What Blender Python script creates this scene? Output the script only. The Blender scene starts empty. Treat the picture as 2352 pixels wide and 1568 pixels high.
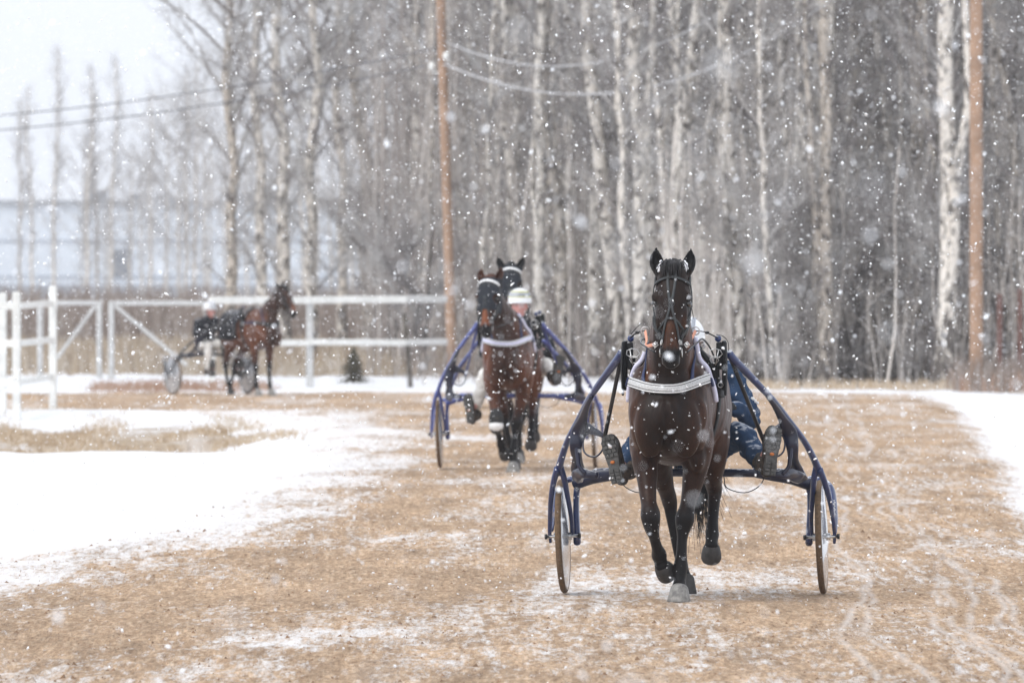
import bpy, math, random
import numpy as np
from mathutils import Vector, Matrix, noise
from mathutils.bvhtree import BVHTree
R = math.radians
PI = math.pi
scene = bpy.context.scene
col = scene.collection

# ------------------------------------------------------------------ camera
CAM_H = 1.95
FPX = 19600.0          # focal length in units of a 2352 px wide frame
cam_d = bpy.data.cameras.new('camera')
cam = bpy.data.objects.new('camera', cam_d)
col.objects.link(cam)
cam.location = (0, 0, CAM_H)
cam.rotation_euler = (R(90) - math.atan(141 / FPX), 0, 0)
cam_d.lens = 300
cam_d.sensor_width = 36
cam_d.clip_start = 0.5
cam_d.clip_end = 3000
cam_d.dof.use_dof = True
cam_d.dof.focus_distance = 51.0
cam_d.dof.aperture_fstop = 7.1
scene.camera = cam

# ------------------------------------------------------------------ world, sun, exposure
SUN_EL, SUN_ROT = R(52), R(35)
world = bpy.data.worlds.new("World")
scene.world = world
world.use_nodes = True
wt = world.node_tree
for n in list(wt.nodes):
    wt.nodes.remove(n)
wo = wt.nodes.new('ShaderNodeOutputWorld')
wb = wt.nodes.new('ShaderNodeBackground')
ws = wt.nodes.new('ShaderNodeTexSky')
ws.sky_type = 'NISHITA'
ws.sun_disc = False
ws.sun_elevation = SUN_EL
ws.sun_rotation = SUN_ROT
ws.air_density = 1.0
ws.dust_density = 4.0
ws.ozone_density = 1.0
wh = wt.nodes.new('ShaderNodeHueSaturation')     # overcast: nearly colourless cloud light
wh.inputs['Saturation'].default_value = 0.22
wh.inputs['Value'].default_value = 1.25
wt.links.new(ws.outputs[0], wh.inputs['Color'])
wm = wt.nodes.new('ShaderNodeMix')                # even cloud layer over most of the sky
wm.data_type = 'RGBA'
wm.inputs[0].default_value = .8
wm.inputs[7].default_value = (5.2, 5.5, 6.05, 1)
wt.links.new(wh.outputs[0], wm.inputs[6])
wt.links.new(wm.outputs[2], wb.inputs[0])
wb.inputs[1].default_value = 0.15
wt.links.new(wb.outputs[0], wo.inputs[0])
sun_d = bpy.data.lights.new('sun', 'SUN')
sun_d.energy = 0.95
sun_d.angle = R(35)
sun_d.color = (1.0, 0.975, 0.94)
sun = bpy.data.objects.new('sun', sun_d)
col.objects.link(sun)
sd = Vector((-math.sin(R(40)) * math.cos(SUN_EL), -math.cos(R(40)) * math.cos(SUN_EL), math.sin(SUN_EL)))
sun.rotation_euler = sd.to_track_quat('Z', 'Y').to_euler()
ws.sun_rotation = math.atan2(sd.x, sd.y)
scene.view_settings.view_transform = 'Standard'
scene.view_settings.look = 'None'
scene.view_settings.exposure = 0.50
scene.view_settings.gamma = 1
scene.cycles.max_bounces = 6
scene.cycles.diffuse_bounces = 3
scene.cycles.transparent_max_bounces = 16
scene.cycles.volume_bounces = 1
scene.cycles.use_denoising = True

# ------------------------------------------------------------------ materials
def new_mat(name):
    m = bpy.data.materials.new(name)
    m.use_nodes = True
    nt = m.node_tree
    b = nt.nodes['Principled BSDF']
    return m, nt, b

def ramp(nt, fac, stops):
    r = nt.nodes.new('ShaderNodeValToRGB')
    e = r.color_ramp.elements
    while len(e) > 1:
        e.remove(e[-1])
    e[0].position = stops[0][0]
    c = stops[0][1]
    e[0].color = (c[0], c[1], c[2], 1) if not isinstance(c, (int, float)) else (c, c, c, 1)
    for p, c in stops[1:]:
        el = e.new(p)
        el.color = (c[0], c[1], c[2], 1) if not isinstance(c, (int, float)) else (c, c, c, 1)
    nt.links.new(fac, r.inputs[0])
    return r.outputs[0]

def coords(nt, scale=(1, 1, 1), kind='Object'):
    tc = nt.nodes.new('ShaderNodeTexCoord')
    mp = nt.nodes.new('ShaderNodeMapping')
    mp.inputs['Scale'].default_value = scale
    nt.links.new(tc.outputs[kind], mp.inputs[0])
    return mp.outputs[0]

def nz(nt, vec, scale, detail=4, rough=.55, dist=0.0):
    n = nt.nodes.new('ShaderNodeTexNoise')
    n.inputs['Scale'].default_value = scale
    n.inputs['Detail'].default_value = detail
    n.inputs['Roughness'].default_value = rough
    n.inputs['Distortion'].default_value = dist
    nt.links.new(vec, n.inputs['Vector'])
    return n.outputs['Fac']

def mixc(nt, fac, a, b, mode='MIX'):
    m = nt.nodes.new('ShaderNodeMix')
    m.data_type = 'RGBA'
    m.blend_type = mode
    for s, v in ((m.inputs[0], fac), (m.inputs[6], a), (m.inputs[7], b)):
        if isinstance(v, bpy.types.NodeSocket):
            nt.links.new(v, s)
        elif isinstance(v, (int, float)):
            s.default_value = v
        else:
            s.default_value = (v[0], v[1], v[2], 1)
    return m.outputs[2]

def mth(nt, op, a, b=None, c=None, clamp=False):
    m = nt.nodes.new('ShaderNodeMath')
    m.operation = op
    m.use_clamp = clamp
    for s, v in zip(m.inputs, (a, b, c)):
        if v is None:
            continue
        if isinstance(v, bpy.types.NodeSocket):
            nt.links.new(v, s)
        else:
            s.default_value = v
    return m.outputs[0]

def attr(nt, name):
    a = nt.nodes.new('ShaderNodeAttribute')
    a.attribute_name = name
    return a

def bump(nt, b, h, strength=.4, dist=.01):
    bp = nt.nodes.new('ShaderNodeBump')
    bp.inputs['Strength'].default_value = strength
    bp.inputs['Distance'].default_value = dist
    nt.links.new(h, bp.inputs['Height'])
    nt.links.new(bp.outputs[0], b.inputs['Normal'])

def simple(name, c, rough=.6, var=.15, vs=30, metal=0, bs=0, spec=.5, coat=0, snow=0, mud=0, cap=0):
    m, nt, b = new_mat(name)
    v = coords(nt)
    n = nz(nt, v, vs)
    lo = [x * (1 - var) for x in c]
    hi = [min(1, x * (1 + var)) for x in c]
    cc = ramp(nt, n, [(.3, lo), (.7, hi)])
    if snow:
        n2 = nz(nt, v, vs * 1.7, 3)
        cc = mixc(nt, ramp(nt, n2, [(.62 - snow * .2, 0.), (.66 - snow * .2, 1.)]), cc, (.8, .82, .86))
    if mud:
        sx = nt.nodes.new('ShaderNodeSeparateXYZ'); nt.links.new(v, sx.inputs[0])
        nm = nz(nt, v, 22, 6, .7)
        k = mth(nt, 'ADD', mth(nt, 'MULTIPLY_ADD', sx.outputs[2], -.30, .16), mth(nt, 'SUBTRACT', nm, .06))
        cc = mixc(nt, ramp(nt, k, [(.50, 0.), (.64, mud)]), cc, (.20, .14, .09))
    if cap:
        gn = nt.nodes.new('ShaderNodeNewGeometry'); sn = nt.nodes.new('ShaderNodeSeparateXYZ')
        nt.links.new(gn.outputs['Normal'], sn.inputs[0])
        k = mth(nt, 'ADD', sn.outputs[2], mth(nt, 'MULTIPLY', mth(nt, 'SUBTRACT', nz(nt, v, 26, 5, .7), .5), 1.6))
        cc = mixc(nt, ramp(nt, k, [(.78, 0.), (.98, cap)]), cc, (.84, .86, .9))
    nt.links.new(cc, b.inputs['Base Color'])
    b.inputs['Roughness'].default_value = rough
    b.inputs['Metallic'].default_value = metal
    b.inputs['Specular IOR Level'].default_value = spec
    b.inputs['Coat Weight'].default_value = coat
    if bs:
        bump(nt, b, nz(nt, v, vs * 2, 5), bs, .004)
    return m

M = {}
M['cart_blue'] = simple('cart_blue', (.014, .030, .115), .3, .25, 12, coat=.4, mud=.5, cap=.7)
M['cart_dark'] = simple('cart_dark', (.007, .010, .032), .35, .3, 12, coat=.2, mud=.5, cap=.6)
M['cart_blue2'] = simple('cart_blue_faded', (.075, .10, .33), .35, .25, 12, coat=.3, mud=.4, cap=.9)
M['black_metal'] = simple('black_metal', (.02, .02, .022), .4, .3, 20)
M['leather'] = simple('leather', (.011, .012, .013), .6, .3, 60, bs=.2, spec=.3, cap=.35)
M['bridle'] = simple('bridle_leather', (.030, .034, .036), .6, .2, 60, bs=.2)
M['steel'] = simple('steel', (.6, .6, .6), .3, .1, 30, metal=1)
M['webbing'] = simple('webbing', (.018, .028, .085), .7, .25, 150, bs=.3)
M['pad_white'] = simple('pad_white', (.62, .62, .76), .8, .08, 60, bs=.2)
M['piping'] = simple('piping', (.75, .75, .75), .6, .06, 60)
M['salmon'] = simple('salmon', (.72, .33, .22), .7, .12, 60)
M['rubber'] = simple('rubber', (.028, .028, .029), .75, .35, 60, bs=.4, spec=.25, mud=.4)
M['mud_tyre'] = simple('mud_tyre', (.125, .078, .042), .85, .3, 60, bs=.5)
M['boot_sole'] = simple('boot_sole', (.085, .085, .083), .8, .45, 45, bs=.4)
M['orange'] = simple('orange', (.55, .17, .04), .6, .2, 90)
M['denim'] = simple('blue_suit', (.020, .043, .090), .85, .25, 14, bs=.3, spec=.2, cap=.3)
M['navy'] = simple('navy_suit', (.015, .022, .06), .85, .25, 14, bs=.3, spec=.2, cap=.3)
M['white_cloth'] = simple('white_cloth', (.72, .70, .66), .85, .06, 12, bs=.3)
M['black_cloth'] = simple('black_cloth', (.014, .015, .02), .85, .3, 14, bs=.3, spec=.2, cap=.3)
M['seat_grey'] = simple('seat_grey', (.22, .23, .24), .6, .2, 20)
M['skin'] = simple('skin', (.68, .34, .30), .55, .12, 18)
M['helmet_white'] = simple('helmet_white', (.78, .79, .80), .3, .04, 10, coat=.4)
M['helmet_grey'] = simple('helmet_grey', (.28, .30, .34), .4, .1, 10)
M['helmet_yellow'] = simple('helmet_yellow', (.50, .49, .20), .4, .12, 10)
M['eye'] = simple('eye', (.006, .005, .005), .08, .1, 10, coat=1)
M['eye_white'] = simple('eye_white', (.6, .55, .5), .3, .1, 10)
M['hair_black'] = simple('hair_black', (.010, .008, .008), .55, .4, 60)
M['mouth'] = simple('mouth', (.35, .10, .09), .5, .1, 10)
M['snow_bit'] = simple('snow_bit', (.86, .87, .9), .9, .03, 40)
M['hood'] = simple('hood', (.010, .013, .020), .85, .3, 40)
M['pole_wood'] = simple('pole_wood', (.36, .235, .16), .9, .22, 3, bs=.2)
M['white_paint'] = simple('white_paint', (.74, .74, .71), .7, .14, 5, bs=.1)
M['old_paint'] = simple('old_paint', (.52, .52, .51), .8, .12, 6, bs=.1)
M['wire_snow'] = simple('wire_snow', (.55, .55, .56), .8, .1, 6)
M['wire_dark'] = simple('wire_dark', (.10, .10, .11), .8, .1, 6)
M['porcelain'] = simple('porcelain', (.75, .75, .72), .3, .05, 6)
M['hall_wall'] = simple('hall_wall', (.58, .64, .71), .7, .07, .6)
M['hall_band'] = simple('hall_band', (.30, .34, .40), .7, .1, .6)
M['hall_roof'] = simple('hall_roof', (.27, .29, .32), .8, .1, .6)
M['dark_glass'] = simple('dark_glass', (.14, .16, .19), .15, .2, 1)
M['red_wood'] = simple('red_wood', (.15, .075, .06), .85, .25, 4)
M['spruce'] = simple('spruce', (.085, .075, .045), .85, .3, 8)
M['bark_dark'] = simple('bark_dark', (.10, .085, .07), .9, .3, 6, bs=.3)
M['flake'] = simple('flake', (.93, .94, .96), .9, .02, 40)

def wheel_disc_mat():
    m, nt, b = new_mat('wheel_disc')
    v = coords(nt)
    n = nz(nt, v, 4, 4, .6, 1.2)
    nt.links.new(ramp(nt, n, [(.3, (.16, .17, .19)), (.55, (.42, .44, .47)), (.7, (.60, .61, .63))]), b.inputs['Base Color'])
    b.inputs['Roughness'].default_value = .22
    b.inputs['Metallic'].default_value = .25
    b.inputs['Coat Weight'].default_value = .6
    return m
M['wheel_disc'] = wheel_disc_mat()

def hoof_mat():
    m, nt, b = new_mat('hoof')
    v = coords(nt)
    n = nz(nt, v, 30, 5)
    nt.links.new(ramp(nt, n, [(.35, (.13, .125, .12)), (.65, (.30, .29, .27))]), b.inputs['Base Color'])
    b.inputs['Roughness'].default_value = .6
    return m
M['hoof'] = hoof_mat()
M['hoof_dark'] = simple('hoof_dark', (.035, .033, .032), .6, .4, 30)

def coat_mat():
    m, nt, b = new_mat('horse_coat')
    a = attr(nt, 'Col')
    v = coords(nt, (1, 1, .35))
    n = nz(nt, v, 90, 4, .6)
    n2 = nz(nt, v, 7, 3)
    c = mixc(nt, ramp(nt, n, [(.3, 0.), (.75, .55)]), a.outputs['Color'], (.0, .0, .0))
    c = mixc(nt, .35, c, ramp(nt, n2, [(.3, (.7, .7, .7)), (.7, (1.3, 1.3, 1.3))]), 'MULTIPLY')
    hair = nz(nt, coords(nt, (1, 1, .22)), 210, 3, .6)
    c = mixc(nt, .6, c, ramp(nt, hair, [(.3, (.55, .55, .55)), (.72, (1.5, 1.5, 1.5))]), 'MULTIPLY')
    wet = nz(nt, v, 11, 5, .65, .8)
    c = mixc(nt, ramp(nt, wet, [(.50, 0.), (.66, .55)]), c, (.006, .004, .004))
    vo = nt.nodes.new('ShaderNodeTexVoronoi'); vo.inputs['Scale'].default_value = 42
    nt.links.new(coords(nt), vo.inputs['Vector'])
    fl = mth(nt, 'MULTIPLY', ramp(nt, vo.outputs['Distance'], [(.10, 1.), (.16, 0.)]), ramp(nt, vo.outputs['Color'], [(.70, 0.), (.72, 1.)]))
    c = mixc(nt, fl, c, (.8, .8, .84))
    nt.links.new(c, b.inputs['Base Color'])
    b.inputs['Roughness'].default_value = .42
    b.inputs['Specular IOR Level'].default_value = .16
    b.inputs['Sheen Weight'].default_value = .07
    b.inputs['Sheen Roughness'].default_value = .4
    b.inputs['Sheen Tint'].default_value = (.55, .38, .30, 1)
    bump(nt, b, nz(nt, v, 160, 5, .6), .22, .004)
    return m
M['coat'] = coat_mat()

def birch_mat():
    m, nt, b = new_mat('birch_bark')
    v = coords(nt, (1, 1, 1))
    v2 = coords(nt, (3, 3, 1.6))
    n = nz(nt, v2, 2.6, 6, .7, .8)
    oi = nt.nodes.new('ShaderNodeObjectInfo')
    tint = ramp(nt, oi.outputs['Random'], [(0., (.78, .73, .66)), (.5, (.68, .64, .58)), (.8, (.56, .50, .43)), (1., (.42, .38, .33))])
    zz = nt.nodes.new('ShaderNodeSeparateXYZ')
    nt.links.new(v, zz.inputs[0])
    low = mth(nt, 'MULTIPLY_ADD', zz.outputs[2], -.08, .13)
    lowc = mth(nt, 'MAXIMUM', low, 0.)
    k = mth(nt, 'ADD', n, lowc)
    c = mixc(nt, ramp(nt, k, [(.49, 0.), (.58, 1.)]), tint, (.10, .085, .075))
    nt.links.new(c, b.inputs['Base Color'])
    b.inputs['Roughness'].default_value = .85
    return m
M['birch'] = birch_mat()

def twig_mat():
    m, nt, b = new_mat('twigs')
    oi = nt.nodes.new('ShaderNodeObjectInfo')
    t = ramp(nt, oi.outputs['Random'], [(0., (.27, .245, .235)), (.5, (.20, .182, .178)), (1., (.34, .315, .300))])
    n = nz(nt, coords(nt), 1.3, 3)
    c = mixc(nt, ramp(nt, n, [(.45, 0.), (.62, .8)]), t, (.56, .555, .54))
    nt.links.new(c, b.inputs['Base Color'])
    b.inputs['Roughness'].default_value = .9
    return m
M['twigs'] = twig_mat()

def grass_mat(name, c1, c2, c3):
    m, nt, b = new_mat(name)
    a = attr(nt, 'Col')
    t = ramp(nt, a.outputs['Fac'], [(0., c1), (.5, c2), (1., c3)])
    nt.links.new(t, b.inputs['Base Color'])
    b.inputs['Roughness'].default_value = .9
    return m
M['dry_grass'] = grass_mat('dry_grass', (.36, .25, .15), (.50, .39, .27), (.68, .62, .54))
M['reed'] = grass_mat('reed', (.24, .19, .15), (.42, .34, .25), (.54, .50, .44))
M['brush'] = grass_mat('brush', (.15, .115, .095), (.26, .21, .18), (.42, .39, .36))
M['sapling'] = grass_mat('sapling', (.22, .185, .17), (.42, .38, .35), (.80, .74, .68))
M['red_twig'] = grass_mat('red_twig', (.27, .15, .10), (.36, .22, .15), (.46, .36, .28))

def snow_mat():
    m, nt, b = new_mat('snow_ground')
    a = attr(nt, 'grassy')
    v = coords(nt)
    n = nz(nt, v, 1.4, 6, .6)
    n2 = nz(nt, v, 8, 5, .6)
    dirt = ramp(nt, n2, [(.3, (.20, .14, .09)), (.5, (.36, .27, .18)), (.7, (.52, .45, .34))])
    snow = ramp(nt, n, [(.3, (.70, .71, .735)), (.7, (.83, .835, .85))])
    k = mth(nt, 'ADD', mth(nt, 'MULTIPLY', a.outputs['Fac'], 1.), mth(nt, 'MULTIPLY', mth(nt, 'SUBTRACT', n, .5), 1.1))
    c = mixc(nt, ramp(nt, k, [(.42, 0.), (.58, 1.)]), snow, dirt)
    fine = nz(nt, v, 2.6, 8, .75)
    c = mixc(nt, ramp(nt, fine, [(.60, 0.), (.68, .40)]), c, (.46, .38, .30))
    nt.links.new(c, b.inputs['Base Color'])
    b.inputs['Roughness'].default_value = .95
    b.inputs['Specular IOR Level'].default_value = .2
    bump(nt, b, nz(nt, v, 5, 8, .65), .7, .05)
    return m
M['snow'] = snow_mat()

def track_mat():
    m, nt, b = new_mat('dirt_track')
    a = attr(nt, 'edge')          # metres inside the track edge
    v = coords(nt)
    # gravelly dirt
    vl = coords(nt, (1, .13, 1))
    n1 = nz(nt, vl, 22, 8, .75)
    n2 = nz(nt, vl, 1.6, 5, .6)
    n5 = nz(nt, vl, 48, 3, .75)
    dirt = ramp(nt, n1, [(.28, (.19, .118, .070)), (.42, (.38, .255, .160)), (.55, (.50, .355, .235)), (.72, (.66, .53, .40))])
    dirt = mixc(nt, .75, dirt, ramp(nt, n2, [(.3, (.70, .70, .70)), (.7, (1.20, 1.20, 1.20))]), 'MULTIPLY')
    n7 = nz(nt, coords(nt, (1, .10, 1)), 5.5, 4, .6, .5)
    dirt = mixc(nt, .7, dirt, ramp(nt, n7, [(.35, (.74, .74, .75)), (.62, (1.12, 1.12, 1.12))]), 'MULTIPLY')
    dirt = mixc(nt, .5, dirt, ramp(nt, n5, [(.32, (.35, .34, .33)), (.5, (1., 1., 1.)), (.66, (1.5, 1.5, 1.5))]), 'MULTIPLY')
    # dusting of snow caught in the raked surface
    f1 = nz(nt, vl, 14, 10, .84)
    f2 = nz(nt, coords(nt, (1, .35, 1)), .42, 4, .55, .6)
    vs = coords(nt, (1.6, .09, 1))
    f3 = nz(nt, vs, 1.0, 5, .6, 1.5)
    edge = mth(nt, 'MULTIPLY_ADD', a.outputs['Fac'], -.15, .20, clamp=False)
    edge = mth(nt, 'MAXIMUM', edge, -.06)
    s = mth(nt, 'ADD', f1, mth(nt, 'MULTIPLY', mth(nt, 'SUBTRACT', f2, .5), .60))
    s = mth(nt, 'ADD', s, mth(nt, 'MULTIPLY', mth(nt, 'SUBTRACT', f3, .5), .35))
    s = mth(nt, 'ADD', s, edge)
    sm = ramp(nt, s, [(.46, 0.), (.53, .40), (.60, .80), (.72, 1.)])
    # thin wandering wheel lines full of snow
    sx = nt.nodes.new('ShaderNodeSeparateXYZ')
    nt.links.new(v, sx.inputs[0])
    w1 = nz(nt, coords(nt, (0.02, .13, 1)), 1.0, 1.5, .5)
    w2_ = nz(nt, coords(nt, (0.03, .10, 1.7)), 1.0, 2, .5)
    lines = None
    for (off, slope, amp) in ((1.3, .016, 1.4), (1.55, .022, 1.8), (1.2, .030, 1.2), (1.75, .024, 2.2), (.9, .033, 1.6), (.2, .036, 1.3), (2.1, .018, 1.6)):
        xx = mth(nt, 'MULTIPLY_ADD', sx.outputs[1], -slope, sx.outputs[0])
        xx = mth(nt, 'MULTIPLY_ADD', mth(nt, 'SUBTRACT', w1 if amp > 1.5 else w2_, .5), amp * .62, xx)
        d = mth(nt, 'ABSOLUTE', mth(nt, 'SUBTRACT', xx, off))
        l = mth(nt, 'MULTIPLY_ADD', d, -26., 1., clamp=True)
        lines = l if lines is None else mth(nt, 'MAXIMUM', lines, l)
    brk = ramp(nt, nz(nt, coords(nt, (1, .3, 1)), 1.1, 3), [(.40, 0.), (.50, 1.)])
    lines = mth(nt, 'MULTIPLY', mth(nt, 'MULTIPLY', lines, brk), ramp(nt, f1, [(.35, .5), (.5, 1.)]))
    sm = mth(nt, 'MAXIMUM', sm, mth(nt, 'MULTIPLY', lines, .40))
    c = mixc(nt, sm, dirt, (.82, .81, .81))
    nt.links.new(c, b.inputs['Base Color'])
    b.inputs['Roughness'].default_value = .95
    b.inputs['Specular IOR Level'].default_value = .15
    bump(nt, b, mth(nt, 'ADD', n1, mth(nt, 'MULTIPLY', n5, .4)), .8, .03)
    return m
M['track'] = track_mat()

# ------------------------------------------------------------------ tagging and mesh helpers
def link(o, parent=None):
    col.objects.link(o)
    if parent is not None:
        o.parent = parent
    return o

def tag(o, label=None, cat=None, group=None, kind=None):
    if label: o['label'] = label
    if cat: o['category'] = cat
    if group: o['group'] = group
    if kind: o['kind'] = kind
    return o

def empty(name, loc=(0, 0, 0), rz=0.0):
    o = bpy.data.objects.new(name, None)
    o.empty_display_size = .2
    col.objects.link(o)
    o.location = loc
    o.rotation_euler = (0, 0, rz)
    return o

def catmull(pts, k=4):
    P = [np.array(p, float) for p in pts]
    if len(P) < 3:
        a, b = P[0], P[-1]
        return [a + (b - a) * t / k for t in range(k + 1)]
    Q = [2 * P[0] - P[1]] + P + [2 * P[-1] - P[-2]]
    out = []
    for i in range(1, len(Q) - 2):
        p0, p1, p2, p3 = Q[i - 1], Q[i], Q[i + 1], Q[i + 2]
        for j in range(k):
            t = j / k
            out.append(.5 * ((2 * p1) + (-p0 + p2) * t + (2 * p0 - 5 * p1 + 4 * p2 - p3) * t * t + (-p0 + 3 * p1 - 3 * p2 + p3) * t ** 3))
    out.append(P[-1])
    return out

def unit(v):
    n = np.linalg.norm(v)
    return v / n if n > 1e-9 else np.array((0, 0, 1.))

class Buf:
    def __init__(s):
        s.v = []; s.f = []; s.c = []
    def ring_loft(s, rings, cap=True):
        base = len(s.v); n = len(rings[0])
        for r in rings:
            s.v.extend([tuple(p) for p in r])
        for i in range(len(rings) - 1):
            for j in range(n):
                a = base + i * n + j; b = base + i * n + (j + 1) % n
                s.f.append((a, b, b + n, a + n))
        if cap:
            s.f.append(tuple(base + j for j in range(n))[::-1])
            e = base + (len(rings) - 1) * n
            s.f.append(tuple(e + j for j in range(n)))
    def loft(s, secs, n=16, k=4, ref=(1, 0, 0), ex=2.0, round_caps=True):
        """secs: (x,y,z,a,b): a = half width along ref, b = other half width"""
        S = np.array(catmull(secs, k)) if k > 1 else np.array(secs, float)
        P = S[:, :3]; A = np.maximum(S[:, 3], .002); B = np.maximum(S[:, 4], .002)
        T = np.gradient(P, axis=0)
        ref = np.array(ref, float)
        rings = []
        th = np.arange(n) * 2 * PI / n
        ct, st = np.cos(th), np.sin(th)
        if ex != 2.0:
            q = (np.abs(ct) ** ex + np.abs(st) ** ex) ** (1 / ex)
            ct, st = ct / q, st / q
        for i in range(len(P)):
            t = unit(T[i]); u = unit(ref - t * ref.dot(t)); w = np.cross(t, u)
            if round_caps and i == 0:
                for q, o in ((.35, .9), (.75, .6)):
                    m = min(A[0], B[0])
                    rings.append([P[0] - t * m * o * .8 + u * A[0] * q * ct[j] + w * B[0] * q * st[j] for j in range(n)])
            rings.append([P[i] + u * A[i] * ct[j] + w * B[i] * st[j] for j in range(n)])
            if round_caps and i == len(P) - 1:
                for q, o in ((.75, .6), (.35, .9)):
                    m = min(A[-1], B[-1])
                    rings.append([P[-1] + t * m * o * .8 + u * A[-1] * q * ct[j] + w * B[-1] * q * st[j] for j in range(n)])
        s.ring_loft(rings)
    def tube(s, pts, r0, r1=None, n=6, k=1, cap=True):
        r1 = r0 if r1 is None else r1
        P = np.array(catmull(pts, k)) if k > 1 else np.array(pts, float)
        m = len(P)
        T = np.gradient(P, axis=0)
        rings = []
        up = np.array((0.13, 0.31, .94))
        for i in range(m):
            t = unit(T[i])
            u = np.cross(t, up)
            if np.linalg.norm(u) < .05:
                u = np.cross(t, (1, 0, 0))
            u = unit(u); w = np.cross(t, u)
            r = r0 + (r1 - r0) * i / max(1, m - 1)
            rings.append([P[i] + (u * math.cos(a) + w * math.sin(a)) * r for a in [2 * PI * j / n for j in range(n)]])
        s.ring_loft(rings, cap)
    def vtube(s, pts, radii, n=8, k=1):
        Q = catmull([tuple(p) + (r,) for p, r in zip(pts, radii)], k) if k > 1 else [tuple(p) + (r,) for p, r in zip(pts, radii)]
        P = np.array(Q)
        T = np.gradient(P[:, :3], axis=0)
        rings = []
        for i in range(len(P)):
            t = unit(T[i]); u = np.cross(t, (0.13, .31, .94))
            if np.linalg.norm(u) < .05: u = np.cross(t, (1, 0, 0))
            u = unit(u); w = np.cross(t, u)
            rings.append([P[i, :3] + (u * math.cos(a) + w * math.sin(a)) * P[i, 3] for a in [2 * PI * j / n for j in range(n)]])
        s.ring_loft(rings)
    def ell(s, c, r, rot=None, n=14, m=9):
        c = np.array(c, float)
        Rm = np.array(rot.to_3x3()) if rot is not None else np.eye(3)
        rings = []
        for i in range(1, m):
            ph = -PI / 2 + PI * i / m
            rings.append([c + Rm @ np.array((r[0] * math.cos(ph) * math.cos(t), r[1] * math.cos(ph) * math.sin(t), r[2] * math.sin(ph))) for t in [2 * PI * j / n for j in range(n)]])
        s.ring_loft(rings)
    def box(s, c, h, rot=None, bev=0):
        c = np.array(c, float)
        Rm = np.array(rot.to_3x3()) if rot is not None else np.eye(3)
        if bev <= 0:
            b = len(s.v)
            for z in (-1, 1):
                for x, y in ((-1, -1), (1, -1), (1, 1), (-1, 1)):
                    s.v.append(tuple(c + Rm @ np.array((x * h[0], y * h[1], z * h[2]))))
            s.f += [(b, b + 3, b + 2, b + 1), (b + 4, b + 5, b + 6, b + 7)]
            for i in range(4):
                j = (i + 1) % 4
                s.f.append((b + i, b + j, b + 4 + j, b + 4 + i))
        else:
            rings = []
            bx, by, bz = h
            for z, q in ((-bz, bev), (-bz + bev, 0), (bz - bev, 0), (bz, bev)):
                pts = []
                x, y = bx - q, by - q
                cc = bev
                for (sx, sy) in ((-1, -1), (1, -1), (1, 1), (-1, 1)):
                    a = (sx * x, sy * (y - cc)); d = (sx * (x - cc), sy * y)
                    pts += [a, d] if sx * sy > 0 else [d, a]
                rings.append([c + Rm @ np.array((p[0], p[1], z)) for p in pts])
            s.ring_loft(rings)
    def poly(s, pts, th, M4=None):
        """flat outline (x,z) extruded along y by +-th"""
        n = len(pts); b = len(s.v)
        for y in (-th, th):
            for p in pts:
                v = Vector((p[0], y, p[1]))
                if M4 is not None: v = M4 @ v
                s.v.append(tuple(v))
        s.f.append(tuple(range(b, b + n)))
        s.f.append(tuple(range(b + n, b + 2 * n))[::-1])
        for i in range(n):
            j = (i + 1) % n
            s.f.append((b + j, b + i, b + n + i, b + n + j))
    def ribbon(s, pts, widths, th, W, k=4):
        """path with width across W-perp; W = plate normal"""
        Q = np.array(catmull([tuple(p) + (w,) for p, w in zip(pts, widths)], k))
        P = Q[:, :3]; T = np.gradient(P, axis=0); W = np.array(W, float)
        rings = []
        for i in range(len(P)):
            t = unit(T[i]); nrm = unit(W - t * W.dot(t)); u = np.cross(t, nrm); w = Q[i, 3]
            e = min(th * .7, w * .4)
            rings.append([P[i] + u * a + nrm * b for a, b in ((-w, -th + e), (-w + e, -th), (w - e, -th), (w, -th + e), (w, th - e), (w - e, th), (-w + e, th), (-w, th - e))])
        s.ring_loft(rings)
    def mirror_x(s):
        b = len(s.v)
        s.v += [(-x, y, z) for x, y, z in s.v[:b]]
        s.f += [tuple(i + b for i in f)[::-1] for f in s.f[:]]
        return s
    def mesh(s, name, smooth=True):
        me = bpy.data.meshes.new(name)
        me.from_pydata([tuple(map(float, v)) for v in s.v], [], s.f)
        me.update()
        if smooth:
            me.polygons.foreach_set('use_smooth', [True] * len(me.polygons))
        return me
    def build(s, name, mat, parent=None, smooth=True, auto=None):
        me = s.mesh(name, smooth)
        me.materials.append(mat if not isinstance(mat, str) else M[mat])
        if auto: me.set_sharp_from_angle(angle=R(auto))
        return link(bpy.data.objects.new(name, me), parent)

def mirrored(b):
    c = Buf()
    c.v = [(-x, y, z) for x, y, z in b.v]
    c.f = [tuple(f)[::-1] for f in b.f]
    return c

def remeshed(buf, name, voxel=.012, iters=6, fac=.5):
    """union of the overlapping closed lofts into one continuous smooth surface"""
    me = buf.mesh('tmp')
    o = bpy.data.objects.new('tmp', me)
    col.objects.link(o)
    r = o.modifiers.new('r', 'REMESH'); r.mode = 'VOXEL'; r.voxel_size = voxel
    sm = o.modifiers.new('s', 'SMOOTH'); sm.factor = fac; sm.iterations = iters
    dg = bpy.context.evaluated_depsgraph_get()
    out = bpy.data.meshes.new_from_object(o.evaluated_get(dg))
    out.name = name
    bpy.data.objects.remove(o)
    bpy.data.meshes.remove(me)
    out.polygons.foreach_set('use_smooth', [True] * len(out.polygons))
    return out

def co_of(me):
    a = np.empty(len(me.vertices) * 3)
    me.vertices.foreach_get('co', a)
    return a.reshape(-1, 3)

def set_co(me, a):
    me.vertices.foreach_set('co', a.ravel())
    me.update()

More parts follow.
